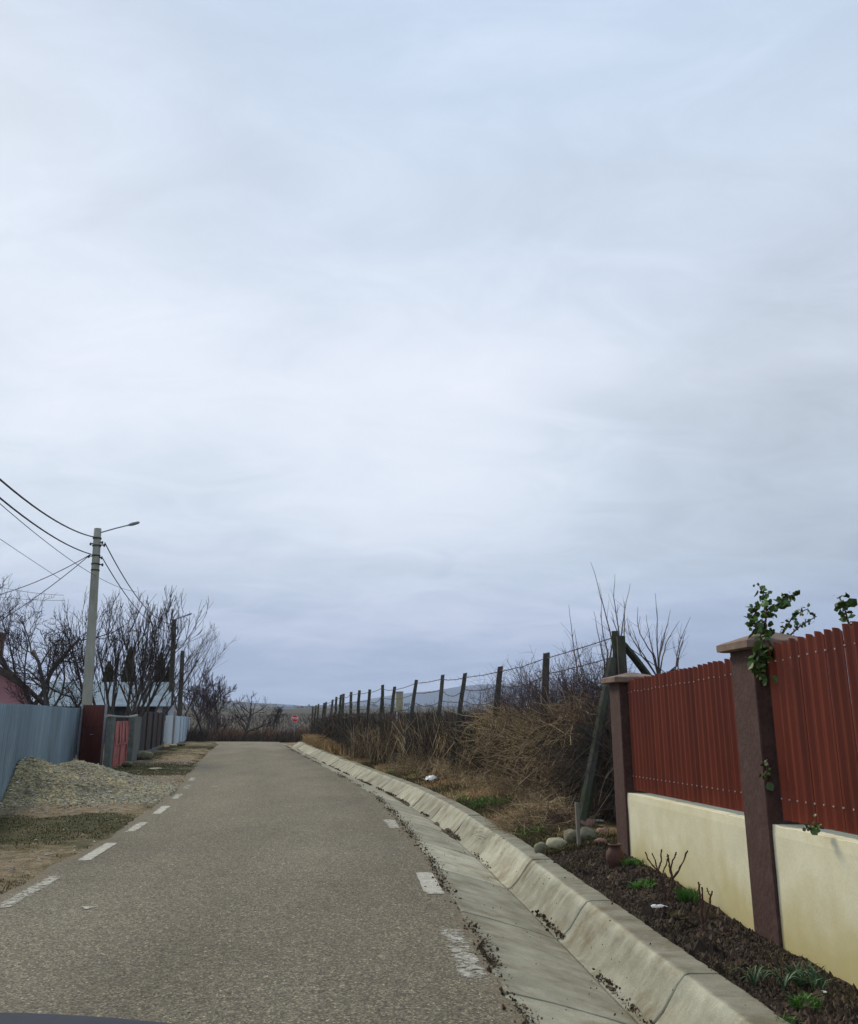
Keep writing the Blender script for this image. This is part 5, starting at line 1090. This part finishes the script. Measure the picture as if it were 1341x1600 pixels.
vine('thin leafy sprays rising behind the nearer pillar cap', 6.3, [[(1222, 992, .1), (1236, 968, .1), (1250, 957, .1), (1263, 951, .1)], [(1232, 995, .1), (1248, 980, .1), (1260, 972, .1), (1276, 963, .1)], [(1215, 1000, .1), (1225, 985, .1), (1228, 976, .1)]], 202, dens=110, lsz=.030)
vine('short leafy stump of vine poking above the nearer red pickets', 5.15, [[(1330, 990, .12, 1.6), (1324, 965, .12), (1318, 945, .12), (1311, 932, .12)], [(1325, 970, .12, 1.5), (1316, 958, .12)]], 203, dens=150, lsz=.04)
vine('dark sprig of leaves stuck low beside the nearer pillar', 5.93, [[(1194, 1212, 0, 1.4), (1199, 1204, 0), (1197, 1196, 0)]], 204, dens=260, lsz=.035)
vine('little weed growing on the wall top under the nearer pickets', 5.3, [[(1262, 1298, 0, 1.6), (1268, 1290, 0), (1262, 1283, 0)], [(1266, 1295, 0, 1.2), (1280, 1286, 0)]], 205, dens=160, lsz=.028)

# ------------------------------------------------------------------ grass, litter, loose stones
r = np.random.default_rng(211)
def scat(n, y0, y1, d0, d1, dens, side='R', pw=1.0):
    Y = y0 + (y1 - y0) * r.random(n) ** pw; d = r.uniform(d0, d1, n); x = (XR(Y) + d) if side == 'R' else (XL(Y) - d); k_ = r.random(n) < dens(x, Y, d); return x[k_], Y[k_]
# verge grass on the left
m = MB(); x, y = scat(230000, 7, 45, .02, 5.5, lambda x, Y, d: np.clip(grass_amount(x, Y) * 1.2 - .4 + vn(x, Y, 1.6, 77) * 2.6, 0, .55), 'L', 1.5)
blades(m, np.stack([x, y, gz(x, y) - .004], -1), .028, .007 + y * .0004, lean=.9, seed=212); tag(m.build('verge_grass', M['grass'], origin=(-6, 15, 0)), 'short tired grass on the left verge', 'grass', kind='stuff')
# right verge
m = MB(); x, y = scat(120000, 9.8, 45, 1.33, 2.4, lambda x, Y, d: np.clip(.55 + vn(x, Y, .8, 8) * 2.6, 0, 1) * (x < rowx(Y) - .2), 'R', 1.6)
blades(m, np.stack([x, y, gz(x, y) - .004], -1), .07, .006 + y * .0004, lean=.7, seed=213); tag(m.build('verge_grass', M['grass'], origin=(1, 15, 0)), 'grass between the ditch and the brush', 'grass', kind='stuff')
m = MB(); x, y = scat(26000, 11.2, 26, 1.36, 2.3, lambda x, Y, d: (vn(x, Y, .75, 8) > .13) * 1.0 * (x < rowx(Y) - .2), 'R', 1.3)
blades(m, np.stack([x, y, gz(x, y) - .004], -1), .09, .009 + y * .0002, lean=.6, seed=214); tag(m.build('fresh_grass', M['green'], origin=(1, 15, 0)), 'fresh green grass patches by the brush', 'grass', kind='stuff')
m = MB(); x, y = scat(70000, 10.4, 50, 1.30, 2.6, lambda x, Y, d: np.clip(.35 - vn(x, Y, .8, 8) * 3.5, 0, 1) * (x < rowx(Y) - .1), 'R', 1.4)
blades(m, np.stack([x, y, gz(x, y) - .004], -1), .11, .006 + y * .0005, lean=.9, seed=215); tag(m.build('dry_grass', M['straw'], origin=(1, 15, 0)), 'dry straw coloured grass by the brush', 'grass', kind='stuff')
m = MB(); n = 9000; Y = r.normal(43, 3.6, n); x = XR(Y) + 1.35 + np.abs(r.normal(0, .45, n)); blades(m, np.stack([x, Y, gz(x, Y)], -1), .55, .035, lean=.4, seed=216)
tag(m.build('straw_clump', M['straw'], origin=(-5, 43, 0)), 'golden clump of tall dry grass where the ditch ends', 'grass', kind='stuff')
# dead twig heap on the verge
def heap(label, px, py, rx, ry, h, n, seed, mt='dry', z=.1, rr=.004, ln=.4):
    p = gp(px, py, z); q = np.random.default_rng(seed); a = q.random(n) * 6.28; u = np.sqrt(q.random(n)); x = p[0] + rx * u * np.cos(a); y = p[1] + ry * u * np.sin(a); g = gz(x, y); zz = g + h * (1 - u ** 2) * q.random(n)
    d = q.normal(size=(n, 3)); d[:, 2] *= .35; d[:, 2] += .12; m = MB(); twigs(m, np.stack([x, y, zz], -1), d, ln * q.uniform(.4, 1.2, n), rr, seed=seed, curl=.4, grav=.12)
    tag(m.build('twig_heap', M[mt], origin=(p[0], p[1], z)), label, 'twig heap')
heap('heap of tan dead stems lying in front of the bramble', 845, 1290, .62, .75, .28, 2600, 221)
heap('heap of pale grey twigs at the fence foot beyond the white bag', 668, 1205, .7, 1.3, .45, 2200, 222, rr=.006, ln=.6)
# pebbles and crumbs
m = MB(); x, y = scat(42000, 6.5, 30, .0, 5.5, lambda x, Y, d: np.clip(.6 - grass_amount(x, Y), .05, 1) * np.clip(1.3 - d * .15, .2, 1), 'L', 1.6)
pebbles(m, np.stack([x, y, gz(x, y) + .003], -1), .017 + y * .0006, seed=231); tag(m.build('verge_pebbles', M['pebble'], origin=(-6, 15, 0)), 'loose pebbles strewn over the dirt verge', 'pebbles', kind='stuff')
m = MB(); x, y = scat(42000, 3.6, 10.8, 1.30, 2.35, lambda x, Y, d: (x < Xw(Y) + .0) * 1.0, 'R')
soilm = mat('soil crumbs', (.022, .016, .011), (.085, .06, .04), 5, .95, 0, tint=.8, c3=(.12, .07, .045), s3=9, t3=(.58, .66))
pebbles(m, np.stack([x, y, gz(x, y) + .002], -1), .017 * (1 + 1.6 * (r.random(len(x)) > .93)), seed=232, flat=.9); tag(m.build('soil_crumbs', soilm, origin=(2, 7, 0)), 'dark crumbly soil clods in the bed', 'soil', kind='stuff')
m = MB(); x, y = scat(16000, 3.6, 11.5, 1.32, 2.3, lambda x, Y, d: (x < Xw(Y)) * np.clip(vn(x, Y, 2.2, 78) * 4 - .25, 0, 1), 'R'); blades(m, np.stack([x, y, gz(x, y)], -1), .04, .008, lean=.9, seed=233)
tag(m.build('bed_weeds', M['grass'], origin=(2, 7, 0)), 'sparse low weeds in the bed', 'weeds', kind='stuff')
m = MB(); x, y = scat(1500, 3.6, 11, 1.34, 2.3, lambda x, Y, d: (x < Xw(Y)) * .6, 'R'); leaves(m, np.stack([x, y, gz(x, y) + .012], -1), .016, 248); tag(m.build('leaf_litter', M['leaflit'], origin=(2, 7, 0)), 'brown dead leaves lying on the dark garden soil', 'leaves', kind='stuff')
m = MB(); yq = np.arange(3.5, 46, .05); wq = np.clip(vn(yq, yq * 0, .9, 251, 4) * .34 + vn(yq, yq * 0, 5, 252, 2) * .10 - .02, 0, .07)
xq = XR(yq) + DB(yq) - .005; a_, b2 = wq * 1.2, wq * .6
Pq = np.stack([np.stack([xq - a_, yq - .02, -.216 + a_ * .26 + .002], -1), np.stack([xq - a_ * .4, yq, -.214 + wq * .03], -1), np.stack([xq + b2 * .5, yq, -.212 + wq * .10], -1), np.stack([xq + b2, yq + .02, -.214 + b2 * 1.0], -1)], 1)
iq = np.arange(len(yq) * 4).reshape(-1, 4); okq = (wq[:-1] > .012) & (wq[1:] > .012)
m.add(Pq.reshape(-1, 3), np.stack([iq[:-1, :-1], iq[:-1, 1:], iq[1:, 1:], iq[1:, :-1]], -1)[okq].reshape(-1, 4)[:, ::-1])
tag(m.build('silt', soilm, origin=(1, 10, -.2)), 'dark silt settled in the bottom of the ditch', 'silt', kind='stuff')
# litter of leaves in the ditch bottom, along the road's right edge, scattered on the bed
m = MB(); n = 6500; Y = r.uniform(3.6, 48, n); cl = (vn(Y, Y * 0, 1.3, 241, 3) + r.normal(0, .05, n)) > .10; Y = Y[cl]; x = XR(Y) + DB(Y) + r.normal(.0, .022, len(Y)); x += .1 * (DB(Y) - .6)
leaves(m, np.stack([x, Y, np.full(len(Y), -.205) + np.abs(r.normal(0, .008, len(Y)))], -1), .022, 242)
tag(m.build('leaf_litter', M['leaflit'], origin=(1, 10, -.2)), 'dead leaves washed along the ditch bottom', 'leaves', kind='stuff')
m = MB(); n = 16000; Y = 3.6 + 44 * r.random(n) ** 1.6; cl = (vn(Y, Y * 0, .9, 243, 3) + r.normal(0, .1, n)) > -.06; Y = Y[cl]; x = XR(Y) + np.interp(Y, ry, jr) + r.normal(.01, .035 + .0012 * Y, len(Y))
kk = r.random(len(Y)) < .55; leaves(m, np.stack([x[kk], Y[kk], np.full(kk.sum(), .012)], -1), .016, 244); pebbles(m, np.stack([x[~kk], Y[~kk], np.full((~kk).sum(), .008)], -1), .014, seed=245)
tag(m.build('edge_debris', M['leaflit'], origin=(0, 10, 0)), 'dirt and dead leaves along the broken asphalt edge', 'debris', kind='stuff')
m = MB(); x, y = scat(3000, 3.6, 14, .02, 1.3, lambda x, Y, d: .07 + 0 * x, 'R'); dloc = x - XR(y); zl_ = np.interp(dloc, [0, .84, 1.1, 1.3], [.0, -.215, .05, .062]) ; leaves(m, np.stack([x, y, zl_ + .008], -1), .013, 246)
tag(m.build('leaf_litter', M['leaflit'], origin=(1, 8, 0)), 'single dead leaves strewn on the concrete', 'leaves', kind='stuff')
m = MB(); x, y = scat(9000, 3.8, 30, -3.9, -.05, lambda x, Y, d: .10 + 0 * x, 'R'); pebbles(m, np.stack([x, y, road_z(x, y) + .004], -1), .012, seed=247)
tag(m.build('road_grit', M['pebble'], origin=(-2, 8, 0)), 'grit lying on the asphalt', 'grit', kind='stuff')

# ------------------------------------------------------------------ the car the road is seen from: its bonnet shows at the bottom edge
cc = -.98
car = thing('parked_car', 'grey blue car whose bonnet edge shows at the very bottom of the view', 'car', (cc, 0, 0))
def hoodz(X_, Y_): return .964 + (1.9 - Y_) * .055 - .11 * (X_ - cc) ** 2 - .25 * np.maximum(0, Y_ - 1.86) ** 1.3 * 2 - .9 * np.maximum(0, np.abs(X_ - cc) - .62) ** 2
X_, Y_ = np.meshgrid(np.linspace(cc - .76, cc + .76, 33), np.linspace(.95, 1.93, 24), indexing='ij')
m = MB(); P = np.stack([X_, Y_, hoodz(X_, Y_)], -1); m.grid(P, flip=False); Q = P.copy(); Q[..., 2] -= .025; m.grid(Q, flip=True); m.grid(np.stack([P[:, -1], Q[:, -1]], 1)); m.build('bonnet', M['carpaint'], car, smooth=True)
m = MB(); rows = []
for (y, w_, zt, zb_) in [(-2.1, .78, .85, .35), (-1.9, .84, .95, .22), (.93, .86, .97, .2), (1.6, .85, .88, .2), (1.92, .80, .80, .22), (2.02, .70, .70, .3)]:
    rows.append([(cc - w_ * .9, y, zb_), (cc - w_, y, zb_ + .15), (cc - w_, y, zt - .18), (cc - w_ * .9, y, zt - .03), (cc, y, zt), (cc + w_ * .9, y, zt - .03), (cc + w_, y, zt - .18), (cc + w_, y, zb_ + .15), (cc + w_ * .9, y, zb_)])
rw = np.array(rows); m.grid(rw); m.poly(rw[-1]); m.poly(rw[0][::-1]); m.build('body', M['carpaint'], car, smooth=True)
m = MB(); rows = np.array([[(cc - .72, -1.75, .94), (cc - .5, -1.3, 1.36), (cc + .5, -1.3, 1.36), (cc + .72, -1.75, .94)], [(cc - .78, -.9, .95), (cc - .55, -.85, 1.40), (cc + .55, -.85, 1.40), (cc + .78, -.9, .95)], [(cc - .78, .2, .96), (cc - .55, -.35, 1.38), (cc + .55, -.35, 1.38), (cc + .78, .2, .96)]])
m.grid(rows); m.poly(rows[-1]); m.poly(rows[0][::-1]); m.build('cabin', M['glass'], car)
for sx in (-1, 1):
    m = MB(); m.lathe((0, 0, 0), [(.0, -.1), (.2, -.1), (.31, -.09), (.32, 0), (.31, .09), (.2, .1), (0, .1)], 24)
    for yq in (1.35, -1.35):
        k_ = MB(); v = m.v[0].copy(); k_.add(np.stack([v[:, 2] + cc + sx * .80, v[:, 0] + yq, v[:, 1] + .32], -1), [f.copy() for f in m.f]); k_.build('wheel', M['black'], car, smooth=True)
    m = MB(); m.box((cc + sx * .6, 1.99, .62), (.14, .05, .07), bev=.03); m.build('headlight', M['litter'], car)
m = MB(); m.box((cc, 2.02, .5), (.35, .03, .09), bev=.02); m.build('grille', M['black'], car)

# ------------------------------------------------------------------ haze
hm = bpy.data.materials.new('haze'); hm.use_nodes = True; nt = hm.node_tree; nt.nodes.clear()
pv = nt.nodes.new('ShaderNodeVolumePrincipled'); pv.inputs['Color'].default_value = (.60, .74, 1, 1); pv.inputs['Density'].default_value = 1.2e-4; pv.inputs['Anisotropy'].default_value = .2
ou = nt.nodes.new('ShaderNodeOutputMaterial'); nt.links.new(pv.outputs[0], ou.inputs['Volume'])
zmin = float(min(GZ.min(), -.6)) - 1.0
m = MB(); m.box((0, 3500, (340 + zmin) / 2), (7600, 3700, (340 - zmin) / 2)); hz_ = m.build('haze', hm, kind='stuff'); hz_['label'] = 'thin blue haze over the fields and hills'; hz_['category'] = 'haze'
